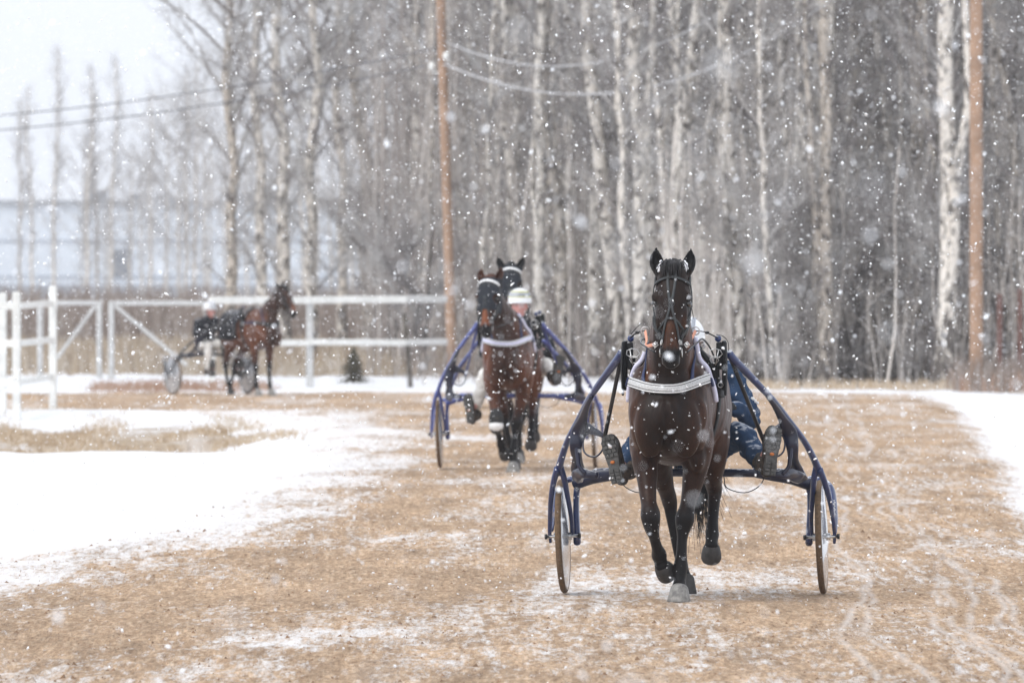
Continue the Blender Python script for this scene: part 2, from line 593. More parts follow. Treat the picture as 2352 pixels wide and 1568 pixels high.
def nrm_of(me):
    a = np.empty(len(me.vertices) * 3)
    me.vertices.foreach_get('normal', a)
    return a.reshape(-1, 3)

def set_col(me, rgb, name='Col'):
    at = me.color_attributes.new(name, 'FLOAT_COLOR', 'POINT')
    c = np.ones((len(rgb), 4)); c[:, :3] = rgb
    at.data.foreach_set('color', c.ravel())

def sstep(x, a, b):
    t = np.clip((x - a) / (b - a), 0, 1)
    return t * t * (3 - 2 * t)

def copy_tree(o, parent=None):
    c = o.copy(); col.objects.link(c); c.parent = parent
    for ch in list(o.children):
        copy_tree(ch, c)
    return c

def wp(px, py, Y):
    return Vector(((px - 1176) / FPX * Y, Y, CAM_H - (py - 643) / FPX * Y))

# ------------------------------------------------------------------ harness helpers
def snap_path(bvh, pts, off, k=6, smooth=2, free=False):
    P = [np.array(p) for p in catmull(pts, k)]
    N = []
    out = []
    for p in P:
        h, n, i, d = bvh.find_nearest(Vector(p))
        n = np.array(n)
        N.append(n)
        out.append(p if free else np.array(h) + n * off)
    for _ in range(smooth):
        out = [out[0]] + [(out[i - 1] + 2 * out[i] + out[i + 1]) / 4 for i in range(1, len(out) - 1)] + [out[-1]]
        N = [N[0]] + [unit(N[i - 1] + 2 * N[i] + N[i + 1]) for i in range(1, len(N) - 1)] + [N[-1]]
    return out, N

def strap(buf, bvh, pts, w, th=.004, off=.006, k=6, smooth=2, shift=0.0, free=False):
    P, N = snap_path(bvh, pts, off, k, smooth, free)
    T = np.gradient(np.array(P), axis=0)
    rings = []
    for i in range(len(P)):
        t = unit(T[i]); n = unit(N[i] - t * N[i].dot(t)); u = np.cross(t, n)
        c = P[i] + u * shift
        rings.append([c + u * a + n * b for a, b in ((-w, -th), (w, -th), (w, th * .5), (w * .8, th), (-w * .8, th), (-w, th * .5))])
    buf.ring_loft(rings)

def snapped_tube(buf, bvh, pts, r, off, k=6, n=8, free=False):
    P, N = snap_path(bvh, pts, off, k, 2, free)
    buf.tube(P, r, r, n)

def torus(buf, c, rad, r, nrm=(0, 1, 0), n=14, m=6, sx=1, sy=1):
    nrm = unit(np.array(nrm, float)); u = unit(np.cross(nrm, (0.1, .2, .97))); w = np.cross(nrm, u)
    rings = []
    for i in range(n + 1):
        a = 2 * PI * i / n
        d = u * math.cos(a) * sx + w * math.sin(a) * sy
        cc = np.array(c) + d * rad
        dd = unit(d)
        rings.append([cc + dd * r * math.cos(b) + nrm * r * math.sin(b) for b in [2 * PI * j / m for j in range(m)]])
    buf.ring_loft(rings, cap=False)

def hair_strands(name, roots, make, mat, parent, r=.0035, seed=1, n=3):
    rnd = random.Random(seed)
    b = Buf()
    for rt in roots:
        pts = make(rt, rnd)
        b.vtube(pts, [r * q for q in np.linspace(1, .35, len(pts))], n=n)
    return b.build(name, mat, parent)

FORE_PLANTED = [(.11, -.36, 1.20, .09, .17), (.160, -.32, 1.03, .095, .14), (.155, -.28, .88, .083, .105), (.128, -.30, .72, .066, .074), (.10, -.32, .59, .048, .050),
                (.085, -.34, .51, .062, .060), (.075, -.345, .455, .050, .047), (.068, -.35, .39, .034, .038), (.063, -.355, .28, .036, .043), (.058, -.36, .21, .046, .052),
                (.055, -.385, .13, .040, .044), (.054, -.405, .082, .052, .056)]
FORE_PLANTED_HOOF = (.0, -.50, -1)
FORE_RAISED = [(-.11, -.36, 1.20, .09, .17), (-.160, -.36, 1.03, .095, .14), (-.158, -.40, .90, .083, .105), (-.14, -.48, .75, .066, .076), (-.122, -.57, .61, .048, .050),
               (-.108, -.62, .535, .062, .060), (-.10, -.615, .465, .050, .048), (-.09, -.55, .40, .034, .037), (-.078, -.47, .33, .035, .043), (-.07, -.41, .285, .048, .052),
               (-.062, -.385, .245, .041, .042), (-.055, -.375, .215, .048, .050)]
FORE_RAISED_HOOF = (.35, .75, -.62)
HIND_PLANTED = [(-.11, .62, 1.18, .14, .22), (-.165, .56, .99, .125, .19), (-.15, .66, .82, .082, .12), (-.12, .80, .67, .052, .075),
                (-.10, .90, .57, .048, .066), (-.09, .90, .48, .036, .046), (-.065, .90, .34, .031, .037), (-.03, .91, .21, .039, .044), (-.01, .89, .14, .034, .038), (.0, .88, .10, .044, .048)]
HIND_PLANTED_HOOF = (0, -.38, -1)
HIND_RAISED = [(.11, .60, 1.18, .14, .22), (.175, .50, 1.0, .125, .19), (.185, .52, .84, .092, .13), (.19, .62, .72, .062, .08),
               (.195, .68, .65, .050, .066), (.195, .63, .58, .039, .048), (.195, .54, .475, .036, .042), (.195, .46, .385, .044, .048), (.195, .42, .34, .040, .042), (.195, .405, .31, .047, .050)]
_OLD = [(.11, .60, 1.18, .14, .22), (.175, .50, 1.0, .125, .19), (.185, .52, .84, .092, .13), (.19, .62, .72, .062, .08),
               (.195, .68, .64, .050, .066), (.195, .63, .56, .039, .048), (.195, .54, .45, .036, .042), (.195, .46, .36, .044, .048), (.195, .42, .315, .040, .042), (.195, .405, .285, .047, .050)]
HIND_RAISED_HOOF = (-.05, .55, -.84)
STAND_FORE = [(.11, -.36, 1.20, .09, .17), (.160, -.32, 1.03, .095, .14), (.155, -.30, .88, .083, .105), (.15, -.31, .72, .066, .074), (.145, -.32, .59, .050, .052),
              (.14, -.325, .51, .054, .056), (.14, -.325, .46, .048, .046), (.14, -.33, .38, .036, .040), (.14, -.33, .28, .035, .042), (.14, -.335, .21, .043, .050),
              (.14, -.37, .14, .038, .042), (.14, -.39, .10, .045, .050)]

def mir(secs):
    return [(-s[0],) + tuple(s[1:]) for s in secs]

def head_matrix(poll, pitch=.33, yaw=0.0, roll=0.0):
    U = Vector((0, -pitch, -math.sqrt(1 - pitch * pitch)))
    V = Vector((0, -math.sqrt(1 - pitch * pitch), pitch))
    rot = Matrix.Rotation(yaw, 3, 'Z') @ Matrix.Rotation(roll, 3, 'Y')
    X = rot @ Vector((1, 0, 0)); U = rot @ U; V = rot @ V
    Mx = Matrix.Identity(4)
    for i, c in enumerate((X, V, U)):
        for j in range(3):
            Mx[j][i] = c[j]
        Mx[i][3] = poll[i]
    return Mx

def make_horse(name, label, loc, rz, poll=(0, -.80, 2.03), yaw=0.0, roll=0.0, pitch=.33, voxel=.009, legs=None, neck=None, hood=False,
               tone=(.046, .016, .0062), group=None, level=2, ear_lean=1.0, blanket=False, white_boot=False, seed=5, collar_z=0.0, collar_on=True, ear_yaw=0.0):
    rnd = random.Random(seed)
    root = empty(name, loc, rz)
    tag(root, label, 'horse', group)
    B = Buf()
    # trunk
    B.loft([(0, -.70, 1.13, .11, .14), (0, -.63, 1.14, .20, .24), (0, -.50, 1.17, .235, .32), (0, -.30, 1.20, .245, .375), (0, -.05, 1.205, .262, .375), (0, .25, 1.18, .30, .350),
            (0, .50, 1.19, .305, .335), (0, .72, 1.23, .295, .315), (0, .90, 1.22, .25, .29), (0, 1.0, 1.19, .15, .20)], n=28, k=4)
    for s in (-1, 1):      # pectorals, shoulders, haunches
        B.ell((s * .105, -.655, 1.07), (.105, .09, .20))
        B.ell((s * .17, -.45, 1.18), (.085, .19, .28))
        B.ell((s * .17, .70, 1.14), (.14, .26, .25))
        B.ell((s * .185, -.585, 1.15), (.060, .07, .11))
        B.ell((s * .165, -.36, .91), (.052, .075, .13))
    # neck
    pv = Vector(poll)
    if neck is None:
        neck = [(0, -.22, 1.32, .15, .30), (0, -.42, 1.44, .155, .27), (pv.x * .35, -.56, 1.60, .130, .20), (pv.x * .75, pv.y + .12, pv.z - .22, .108, .155), (pv.x, pv.y + .05, pv.z - .06, .085, .115)]
    B.loft(neck, n=24, k=5)
    lg = legs or [(FORE_PLANTED, FORE_PLANTED_HOOF), (FORE_RAISED, FORE_RAISED_HOOF), (HIND_PLANTED, HIND_PLANTED_HOOF), (HIND_RAISED, HIND_RAISED_HOOF)]
    for secs, hd in lg:
        B.loft(secs, n=18, k=5)
        kx, ky, kz = secs[5][:3]
        if secs[0][1] < 0:
            B.ell((kx, ky - .018, kz - .01), (.044, .042, .045))
    # dock
    B.loft([(0, .92, 1.42, .05, .05), (0, 1.06, 1.38, .035, .035), (0, 1.12, 1.22, .025, .025)], n=10, k=3)
    # head, in its own frame (x, outward, down the face)
    Mh = head_matrix(poll, pitch, yaw, roll)
    Hd = Buf()
    Hd.loft([(0, -.03, -.05, .058, .065), (0, -.01, .02, .092, .095), (0, -.005, .10, .106, .112), (0, -.01, .18, .112, .125), (0, -.012, .26, .096, .118),
             (0, 0, .35, .066, .095), (0, .006, .42, .051, .076), (0, .008, .495, .058, .066), (0, .004, .545, .058, .058), (0, -.005, .575, .042, .042)], n=24, k=5, ex=2.35)
    for s in (-1, 1):
        Hd.ell((s * .064, -.070, .25), (.046, .085, .145))
        Hd.ell((s * .096, .050, .168), (.031, .032, .036))
        Hd.ell((s * .080, .030, .27), (.018, .026, .105))
        Hd.ell((s * .040, .040, .512), (.026, .026, .040))
        Hd.ell((s * .030, -.005, .562), (.026, .04, .024))
        Hd.ell((s * .066, -.03, .02), (.03, .05, .06))
    Hd.ell((0, -.045, .555), (.032, .032, .035))
    Hd.ell((0, .075, .40), (.030, .022, .16))
    # ears: cupped leaf with a wall
    for s in (-1, 1):
        rings = []
        ns = 9
        base = np.array((s * .070, .004, .022)); tip = np.array((s * (.070 + .034 * ear_lean), .0, -.180))
        for i in range(ns + 1):
            t = i / ns
            w = .045 * (math.sin(PI * min(1, (t * .76 + .24))) ** .7) * (1 if t < .5 else 1 - ((t - .5) / .5) ** 2 * .82)
            c = base * (1 - t) + tip * t + np.array((s * .014 * math.sin(PI * t), 0, 0))
            th_o = np.linspace(-2.25, 2.25, 11)
            out = [c + np.array((w * math.sin(a + s * .25 + ear_yaw), -w * .8 * math.cos(a + s * .25 + ear_yaw), 0)) for a in th_o]
            wi = max(w - max(.0095, voxel * 1.25), w * .3)
            inn = [c + np.array((wi * math.sin(a + s * .25 + ear_yaw), -wi * .8 * math.cos(a + s * .25 + ear_yaw), 0)) for a in th_o[::-1]]
            rings.append(out + inn)
        Hd.ring_loft(rings)
        Hd.ell(base + np.array((0, -.01, .012)), (.036, .036, .036))
    Mn = np.array(Mh)
    hb = len(B.v)
    B.v += [tuple(Mn[:3, :3] @ np.array(v) + Mn[:3, 3]) for v in Hd.v]
    B.f += [tuple(i + hb for i in f) for f in Hd.f]
    me = remeshed(B, 'body', voxel, 4)
    co = co_of(me)
    Hi = np.linalg.inv(Mn)
    # melt the muscle masses into each other, leaving the head crisp
    ed = np.empty(len(me.edges) * 2, int); me.edges.foreach_get('vertices', ed); ed = ed.reshape(-1, 2)
    deg = np.bincount(ed.ravel(), minlength=len(co)).astype(float)[:, None]
    h0 = co @ Hi[:3, :3].T + Hi[:3, 3]
    wgt = np.where((h0[:, 2] < .68) & (h0[:, 2] > -.25) & (np.abs(h0[:, 0]) < .16) & (np.abs(h0[:, 1]) < .17), .0, .6)
    wgt = wgt * np.where(co[:, 2] < .66, .12, 1.0)
    for _ in range(int(.12 / voxel)):
        acc = np.zeros_like(co)
        for ax in range(3):
            acc[:, ax] = np.bincount(ed[:, 0], co[ed[:, 1], ax], len(co)) + np.bincount(ed[:, 1], co[ed[:, 0], ax], len(co))
        co = co + (acc / deg - co) * wgt[:, None]
    set_co(me, co)
    nr = nrm_of(me)
    hc = co @ Hi[:3, :3].T + Hi[:3, 3]         # head coordinates
    # nostrils, eye sockets, mouth line, chest furrow, muscle relief
    disp = np.zeros(len(co))
    for s in (-1, 1):
        d = np.sqrt(((hc[:, 0] - s * .047) / .013) ** 2 + ((hc[:, 2] - .524) / .021) ** 2 + ((hc[:, 1] - .05) / .05) ** 2)
        disp -= .014 * np.exp(-d ** 2)
        d = np.sqrt(((hc[:, 0] - s * .110) / .03) ** 2 + ((hc[:, 1] - .038) / .022) ** 2 + ((hc[:, 2] - .205) / .020) ** 2)
        disp -= .010 * np.exp(-d ** 2)
        for zz, xx, yy, q in ((1.02, .0, -.72, .018),):
            pass
    inhead = (np.abs(hc[:, 0]) < .13) & (hc[:, 2] > -.02) & (hc[:, 2] < .68) & (np.abs(hc[:, 1]) < .17)
    d = np.abs(hc[:, 2] - .575 + .25 * (.05 - hc[:, 1]) * 0) / .005
    mouth = inhead & (hc[:, 1] < .03) & (hc[:, 2] > .50)
    disp -= np.where(mouth, .004 * np.exp(-(np.abs(hc[:, 1] + .012) / .006) ** 2), 0)
    fur = (co[:, 1] < -.45) & (co[:, 2] > .88) & (co[:, 2] < 1.34) & ~inhead
    disp -= np.where(fur, .022 * np.exp(-(co[:, 0] / .022) ** 2) * sstep(co[:, 2], .85, .98) * (1 - sstep(co[:, 2], 1.15, 1.3)), 0)
    nzv = np.array([noise.noise(Vector((p[0] * 5, p[1] * 5, p[2] * 3))) for p in co])
    nzs = np.array([noise.noise(Vector((p[0] * 16, p[1] * 16, p[2] * 7 + 9))) for p in co])
    leg = sstep(co[:, 2], .95, .6)
    disp += (nzv * .013 + nzs * .0055) * np.where(inhead, .25, 1) * (1 - leg * .65)
    # tendon groove down the cannons and forearm
    set_co(me, co + nr * disp[:, None])
    co = co_of(me)
    # coat colours: black points, darker chest centre; lit neck edges and sides painted in
    tone = np.array(tone)
    rgb = np.tile(tone, (len(co), 1))
    z = co[:, 2]
    black = np.array((.0075, .0066, .0070))
    dark = tone * np.array((.33, .42, .55))
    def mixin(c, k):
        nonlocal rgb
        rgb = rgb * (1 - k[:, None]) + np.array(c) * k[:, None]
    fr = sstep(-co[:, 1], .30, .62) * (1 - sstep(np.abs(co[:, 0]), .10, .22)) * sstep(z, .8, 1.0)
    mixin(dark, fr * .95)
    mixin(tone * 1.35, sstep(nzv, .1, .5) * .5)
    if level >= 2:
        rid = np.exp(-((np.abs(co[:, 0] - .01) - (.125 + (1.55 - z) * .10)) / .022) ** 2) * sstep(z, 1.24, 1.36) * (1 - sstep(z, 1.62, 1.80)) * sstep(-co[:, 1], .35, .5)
        mixin(tone * 2.3, rid * .8)  # highlight along the neck edges, painted into the hair colour
        mixin(tone * 1.6, sstep(np.abs(co[:, 0]), .17, .24) * sstep(z, .85, 1.0) * .7)  # lit body sides, painted as lighter hair
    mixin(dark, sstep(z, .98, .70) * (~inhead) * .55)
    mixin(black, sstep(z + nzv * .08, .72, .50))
    hl = inhead.astype(float)
    mixin(dark * 1.0, hl * sstep(hc[:, 2], .40, .05) * .75)
    mixin(tone * 1.5, hl * sstep(hc[:, 2], .30, .36) * (1 - sstep(np.abs(hc[:, 0]), .035, .06)))
    mixin(dark * .6, hl * (1 - sstep(hc[:, 1], -.02, .05)) * .7)
    mixin(black * 1.5, hl * sstep(hc[:, 2] + nzs * .02, .475, .515))
    for s in (-1, 1):
        d = np.sqrt((hc[:, 0] - s * .105) ** 2 + (hc[:, 1] - .04) ** 2 + (hc[:, 2] - .205) ** 2)
        mixin(black, (1 - sstep(d, .025, .045)))
        d = np.sqrt((hc[:, 0] - s * .049) ** 2 + (hc[:, 2] - .524) ** 2)
        mixin(black * .3, hl * (1 - sstep(d, .010, .018)))
    ear = (hc[:, 2] < .0) & (hc[:, 2] > -.25) & (np.abs(hc[:, 0]) < .16) & (np.abs(hc[:, 1]) < .09)
    mixin(black if (not hood or level == 0) else tone * .7, ear * sstep(-hc[:, 2], .0, .02))
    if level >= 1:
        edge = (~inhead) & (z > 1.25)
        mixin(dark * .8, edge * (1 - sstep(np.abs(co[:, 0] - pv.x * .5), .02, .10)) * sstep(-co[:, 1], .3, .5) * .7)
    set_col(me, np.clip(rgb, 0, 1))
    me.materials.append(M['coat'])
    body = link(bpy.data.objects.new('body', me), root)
    bvh = BVHTree.FromPolygons([tuple(v) for v in co], [tuple(p.vertices) for p in me.polygons])

    def h2b(p):
        q = Mh @ Vector(p)
        return (q.x, q.y, q.z)
    # hooves
    for secs, hd in lg:
        c = np.array(secs[-1][:3]); d = unit(np.array(hd, float))
        hlen = (c[2] / max(.2, -d[2])) if hd[2] == -1 and c[2] < .12 else .095
        lat = np.array((1, 0, 0.))
        lat = unit(lat - d * lat.dot(d)); f = np.cross(d, lat)
        b = Buf()
        rings = []
        hk = 1.10 if c[2] < .12 else 1.02
        for t, rx, ry in ((-.12, .040, .044), (0, .049, .053), (.12, .051, .056), (.5, .058, .064), (.96, .067, .073), (1.0, .065, .071)) if c[2] < .12 else ((-.2, .034, .038), (0, .047, .051), (.15, .053, .057), (.5, .060, .066), (.85, .063, .070), (1.02, .058, .064), (1.10, .046, .052)):
            cc = c + d * hlen * t
            ring = []
            for j in range(20):
                a = 2 * PI * j / 20
                px, py = rx * hk * math.cos(a), ry * hk * math.sin(a)
                if secs[0][2] and math.sin(a) * (1 if f[1] > 0 else -1) > .75: py *= .82
                p = cc + lat * px + f * py
                if hd[2] == -1 and c[2] < .12 and t > .9: p[2] = max(0.0, c[2] - hlen * t * (-d[2]))
                ring.append(p)
            rings.append(ring)
        b.ring_loft(rings)
        ob = b.build('hoof', M['hoof'] if c[2] < .12 and secs[0][1] < 0 else M['hoof_dark'], root, auto=50)
        if secs[0][1] < 0 and c[2] > .12 and white_boot:
            k = secs[5]
            wb = Buf()
            wb.loft([(k[0], k[1], k[2] + .07, .062, .062), (k[0], k[1], k[2] + .02, .075, .075), (k[0], k[1], k[2] - .10, .064, .064)], n=14, k=3)
            wbo = wb.build('knee_boot', M['rubber'], root)
            w2 = Buf(); w2.loft([(k[0], k[1] - .004, k[2] - .045, .074, .076), (k[0], k[1] - .004, k[2] - .075, .073, .075)], n=14, k=2)
            w2.build('strap', M['piping'], wbo)
    # eyes
    for s in (-1, 1):
        b = Buf(); b.ell(h2b((s * .102, .040, .205)), (.020, .020, .020), n=16, m=10)
        b.build('eye', M['eye'], root)
    # tail, mane, forelock
    b = Buf()
    for i in range(300 if level >= 2 else 120):
        a, q = rnd.uniform(-.04, .04), rnd.uniform(-.02, .03)
        L = rnd.uniform(.65, .98)
        sw = rnd.gauss(.06, .028)
        p0 = np.array((a, 1.08 + q, 1.36 - rnd.uniform(0, .2)))
        pts = [p0, p0 + np.array((sw * .3, .10, -.22 * L)), p0 + np.array((sw * .8, .12, -.55 * L)), p0 + np.array((sw * 1.6 + rnd.gauss(0, .03), .08 + rnd.gauss(0, .04), -.95 * L))]
        b.vtube(catmull(pts, 3), list(np.linspace(.0055, .0009, 10)), n=3)
    b.build('tail', M['hair_black'], root)
    b = Buf()
    for i in range(110 if level >= 2 else 40):
        t = rnd.random()
        base = Vector((pv.x * (1 - t), pv.y + .10 + t * .42, pv.z + .03 - t * .42))
        h, n, _, _ = bvh.find_nearest(base + Vector((0, .1, .1)))
        s = rnd.choice((1, 1, 1, -1))
        p0 = np.array(h)
        dx = rnd.uniform(.04, .10) * s
        pts = [p0, p0 + np.array((dx * .5, .02, .012)), p0 + np.array((dx, -.01, -.06)), p0 + np.array((dx * 1.25, -.02, -rnd.uniform(.12, .2)))]
        b.vtube(pts, [.006, .006, .005, .0015], n=3)
    b.build('mane', M['hair_black'], root)
    if not hood:
        b = Buf()
        for i in range(90):
            x = rnd.gauss(0, .018)
            p0 = np.array((x, -.02 + rnd.uniform(-.02, .03), -.045))
            e = rnd.uniform(.03, .085)
            pts = [p0, p0 + np.array((x * .4, .05, -.022 + rnd.gauss(0, .006))), p0 + np.array((x * .9, .11, e * .5)), p0 + np.array((x * 1.1 + rnd.gauss(0, .006), .118, e + .035))]
            b.vtube([h2b(p) for p in pts], [.0035, .0035, .003, .001], n=3)
        b.build('forelock', M['hair_black'], root)

    # ---- bridle
    L = M['leather']
    b = Buf()
    for s in (-1, 1):
        strap(b, bvh, [h2b(p) for p in ((s * .03, .10, -.045), (s * .028, .12, .02), (s * .026, .13, .08), (s * .014, .14, .17), (s * .007, .14, .225))], .0075)
        strap(b, bvh, [h2b(p) for p in ((s * .006, .14, .225), (s * .012, .13, .27), (s * .040, .10, .35), (s * .058, .07, .41), (s * .066, .05, .455))], .007)
        strap(b, bvh, [h2b(p) for p in ((0, .13, .318), (s * .03, .12, .322), (s * .058, .08, .345), (s * .080, .02, .395), (s * .075, -.01, .45))], .0065)
        strap(b, bvh, [h2b(p) for p in ((s * .045, -.08, -.01), (s * .10, .02, .05), (s * .118, .0, .13), (s * .112, -.02, .22), (s * .10, -.02, .32), (s * .08, -.01, .42), (s * .07, .0, .50))], .010, off=.008)
        strap(b, bvh, [h2b(p) for p in ((s * .118, .02, .28), (s * .10, .03, .36), (s * .085, .03, .43))], .006, off=.016)
    strap(b, bvh, [h2b(p) for p in ((-.10, .04, .085), (-.075, .09, .070), (-.03, .13, .052), (.03, .13, .052), (.075, .09, .070), (.10, .04, .085))], .008, off=.009)
    strap(b, bvh, [h2b(p) for p in ((-.008, .14, .20), (.0, .14, .215), (.008, .14, .235))], .013, off=.011)
    bridle = b.build('bridle', M['bridle'], root)
    for s in (-1, 1):
        for (x, v, u) in ((s * .068, .06, .452), (s * .082, .012, .44)):
            b = Buf()
            h, n, _, _ = bvh.find_nearest(Vector(h2b((x, v, u))))
            c = np.array(h) + np.array(n) * .012
            torus(b, c, .014, .0028, np.array(n), n=10, m=5, sx=.8, sy=1.2)
            b.build('buckle', M['steel'], bridle)
        b = Buf()
        h, n, _, _ = bvh.find_nearest(Vector(h2b((s * .08, .0, .505))))
        torus(b, np.array(h) + np.array(n) * .010, .024, .003, (1, 0, 0), n=16, m=6)
        b.build('bit_ring', M['steel'], bridle)
    if hood:
        # cloth race hood over the brow and ears: the head's own surface pushed out
        sel = inhead & (hc[:, 2] < .33) & (hc[:, 2] > -.02) & (hc[:, 1] > -.09)
        for s in (-1, 1):
            d = np.sqrt((hc[:, 0] - s * .105) ** 2 + ((hc[:, 2] - .205) * .9) ** 2 + ((hc[:, 1] - .04) * .7) ** 2)
            sel &= d > .042
        idx = {}
        hbuf = Buf()
        nr2 = nrm_of(me)
        for p in me.polygons:
            if all(sel[i] for i in p.vertices):
                f = []
                for i in p.vertices:
                    if i not in idx:
                        idx[i] = len(hbuf.v)
                        hbuf.v.append(tuple(co[i] + nr2[i] * .010))
                    f.append(idx[i])
                hbuf.f.append(tuple(f))
        ho = hbuf.build('race_hood', M['hood'], root)
        md = ho.modifiers.new('t', 'SOLIDIFY'); md.thickness = .005
        b = Buf()
        strap(b, bvh, [h2b(p) for p in ((-.10, .03, .06), (-.07, .09, .035), (0, .12, .02), (.07, .09, .035), (.10, .03, .06))], .013, off=.022)
        b.build('browband', M['piping'] if tone[0] > .06 else M['steel'], ho)
    if level >= 2:
        # snow lying in the ears and on the poll
        for s in (-1, 1):
            b = Buf()
            for k in range(5):
                b.ell(h2b((s * (.072 + rnd.uniform(-.006, .010)), .022 + rnd.uniform(-.003, .003), -.012 - k * .013)), (.019 - k * .0022, .012, .014))
            ear_s = b.build('snow_patch', M['snow_bit'], root)

    # ---- harness on the body
    cz = collar_z
    if not collar_on:
        cz = -.02
    cpts = [(-.25, -.44, 1.345 + cz)]
    for xx, zz in ((-.20, 1.332), (-.15, 1.316), (-.10, 1.306), (-.05, 1.299), (0, 1.296), (.05, 1.299), (.10, 1.310), (.15, 1.328), (.20, 1.350)):
        h, n, i_, d_ = bvh.ray_cast(Vector((xx, -2.0, zz + cz)), Vector((0, 1, 0)))
        cpts.append((h.x, h.y, h.z))
    cpts.append((.25, -.44, 1.37 + cz))
    b = Buf(); strap(b, bvh, cpts, .031, .007, .012, k=3, smooth=5)
    collar = b.build('breast_collar', M['leather'], root)
    b = Buf(); strap(b, bvh, cpts, .016, .004, .021, k=3, smooth=5)
    m_ref = M['pad_white'] if level < 2 else M['reflect']
    b.build('reflective_strip', m_ref if collar_on else M['leather'], collar)
    for sh in (-.024, .024):
        b = Buf()
        strap(b, bvh, cpts, .0035, .003, .020, k=3, smooth=5, shift=sh)
        b.build('piping', M['piping'] if collar_on else M['leather'], collar)
    for s in (-1, 1):
        b = Buf()
        e = cpts[0] if s < 0 else cpts[-1]
        strap(b, bvh, [e, (s * .27, -.32, 1.35 + cz), (s * .29, -.15, 1.35 + cz), (s * .30, .02, 1.36 + cz)], .015, off=.012)
        strap(b, bvh, [(s * .25, -.47, 1.34 + cz), (s * .25, -.40, 1.34 + cz)], .028, .006, off=.024)
        b.build('trace_strap', M['webbing'], root)
        b = Buf()
        strap(b, bvh, [(s * .15, -.70, 1.31 + cz), (s * .155, -.60, 1.40), (s * .14, -.50, 1.52), (s * .10, -.40, 1.62)], .012, off=.010)
        b.build('neck_strap', M['webbing'], root)
    if level >= 1 and collar_on:
        b = Buf()
        snapped_tube(b, bvh, [(.10, -.47, 1.60), (.16, -.44, 1.52), (.215, -.40, 1.43), (.245, -.33, 1.33), (.262, -.30, 1.22)], .017, .022)
        b.build('sheepskin_tube', M['pad_white'], root)
        b = Buf()
        snapped_tube(b, bvh, [(-.17, -.40, 1.53), (-.215, -.40, 1.44), (-.25, -.36, 1.34), (-.265, -.33, 1.22)], .015, .020)
        b.build('sheepskin_tube', M['pad_white'], root)
    b = Buf()
    top = [(-.31, -.02, 1.24), (-.30, -.02, 1.40), (-.20, -.04, 1.54), (0, -.05, 1.62), (.20, -.04, 1.54), (.30, -.02, 1.40), (.31, -.02, 1.24)]
    strap(b, bvh, top, .062, .014, .016, smooth=4)
    saddle = b.build('saddle_pad', M['leather'], root)
    b = Buf()
    strap(b, bvh, [(-.31, -.02, 1.26), (-.27, -.02, 1.0), (-.15, -.02, .86), (0, -.02, .83), (.15, -.02, .86), (.27, -.02, 1.0), (.31, -.02, 1.26)], .028, .006, .010, smooth=3)
    b.build('girth', M['leather'], root)
    # shaft couplers with buckles and blue knobs
    for s in (-1, 1):
        b = Buf()
        X = .305
        b.box((s * X, -.05, 1.44), (.012, .035, .155), bev=.006)
        b.box((s * (X - .028), -.065, 1.50), (.020, .02, .085), bev=.008)
        b.loft([(s * (X + .01), -.10, 1.58, .010, .022), (s * (X + .015), -.115, 1.44, .010, .028), (s * (X + .012), -.10, 1.26, .008, .020)], n=8, k=3)
        b.box((s * (X - .045), -.05, 1.36), (.016, .02, .13), bev=.006)
        cp = b.build('shaft_coupler', M['leather'], root, auto=40)
        b = Buf(); b.ell((s * (X - .035), -.085, 1.605), (.021, .021, .021), n=16, m=10)
        b.build('knob', M['cart_blue'], cp)
        b = Buf()
        torus(b, (s * (X - .050), -.10, 1.515), .034, .0035, (0, 1, 0), n=7, m=5, sx=1.25, sy=.85)
        torus(b, (s * (X - .058), -.10, 1.475), .026, .003, (0, 1, 0), n=6, m=5, sx=1.1, sy=.9)
        b.tube([(s * (X - .03), -.10, 1.54), (s * (X - .05), -.105, 1.44)], .0035, .0035, 5)
        b.build('buckle', M['steel'], cp)
        b = Buf(); torus(b, (s * (X - .125), -.10, 1.56), .012, .003, (0, 1, 0), n=10, m=5); b.build('ring', M['steel'], cp)
        b = Buf(); torus(b, (s * (X - .02), -.09, 1.32), .016, .003, (0, 1, 0), n=8, m=5); b.build('ring', M['steel'], cp)
    if level >= 2:
        for s in (-1, 1):
            ring_c = (s * .155 + (.0 if s < 0 else .0), -.42, 1.655)
            b = Buf(); torus(b, ring_c, .024, .0038, (0, 1, .1), n=18, m=6)
            b.build('rein_ring', M['steel'], root)
            k = h2b((s * .088, .01, .455))
            b = Buf()
            b.ribbon([ring_c, (s * .135, -.56, 1.60), (s * .128, -.70, 1.565), (k[0] + s * .020, k[1] + .02, k[2])], [.010] * 4, .002, (s * .3, -1, 0))
            b.build('bit_strap', M['salmon'], root)
            b = Buf()
            torus(b, (k[0] + s * .008, k[1], k[2]), .016, .004, (0, 1, 0), n=4, m=5, sx=1.1, sy=1.1)
            b.box((k[0] + s * .008, k[1], k[2]), (.009, .003, .009))
            b.build('buckle', M['steel'], root)
            b = Buf()
            b.ribbon([ring_c, (s * .21, -.28, 1.645), (s * .27, -.135, 1.61)], [.007] * 3, .003, (0, -.3, 1))
            b.tube([(s * .268, -.10, 1.63), (s * .235, -.10, 1.67), (s * .20, -.12, 1.70)] if s < 0 else [(s * .26, -.10, 1.63), (s * .30, -.09, 1.62), (s * .33, -.08, 1.585), (s * .335, -.08, 1.53)], .003, .002, 5, k=3)
            b.ell((s * .215, -.27, 1.643), (.014, .012, .010))
            b.build('check_rein', M['leather'], root)
    # long reins back to the driver
    for s in (-1, 1):
        b = Buf()
        k = h2b((s * .10, .0, .50))
        b.tube([k, (s * .17, -.55, 1.58), (s * .18, -.1, 1.60), (s * .20, .5, 1.50), (s * .22, 1.02, 1.26)], .006, .006, 5, k=6)
        b.build('rein', L, root)
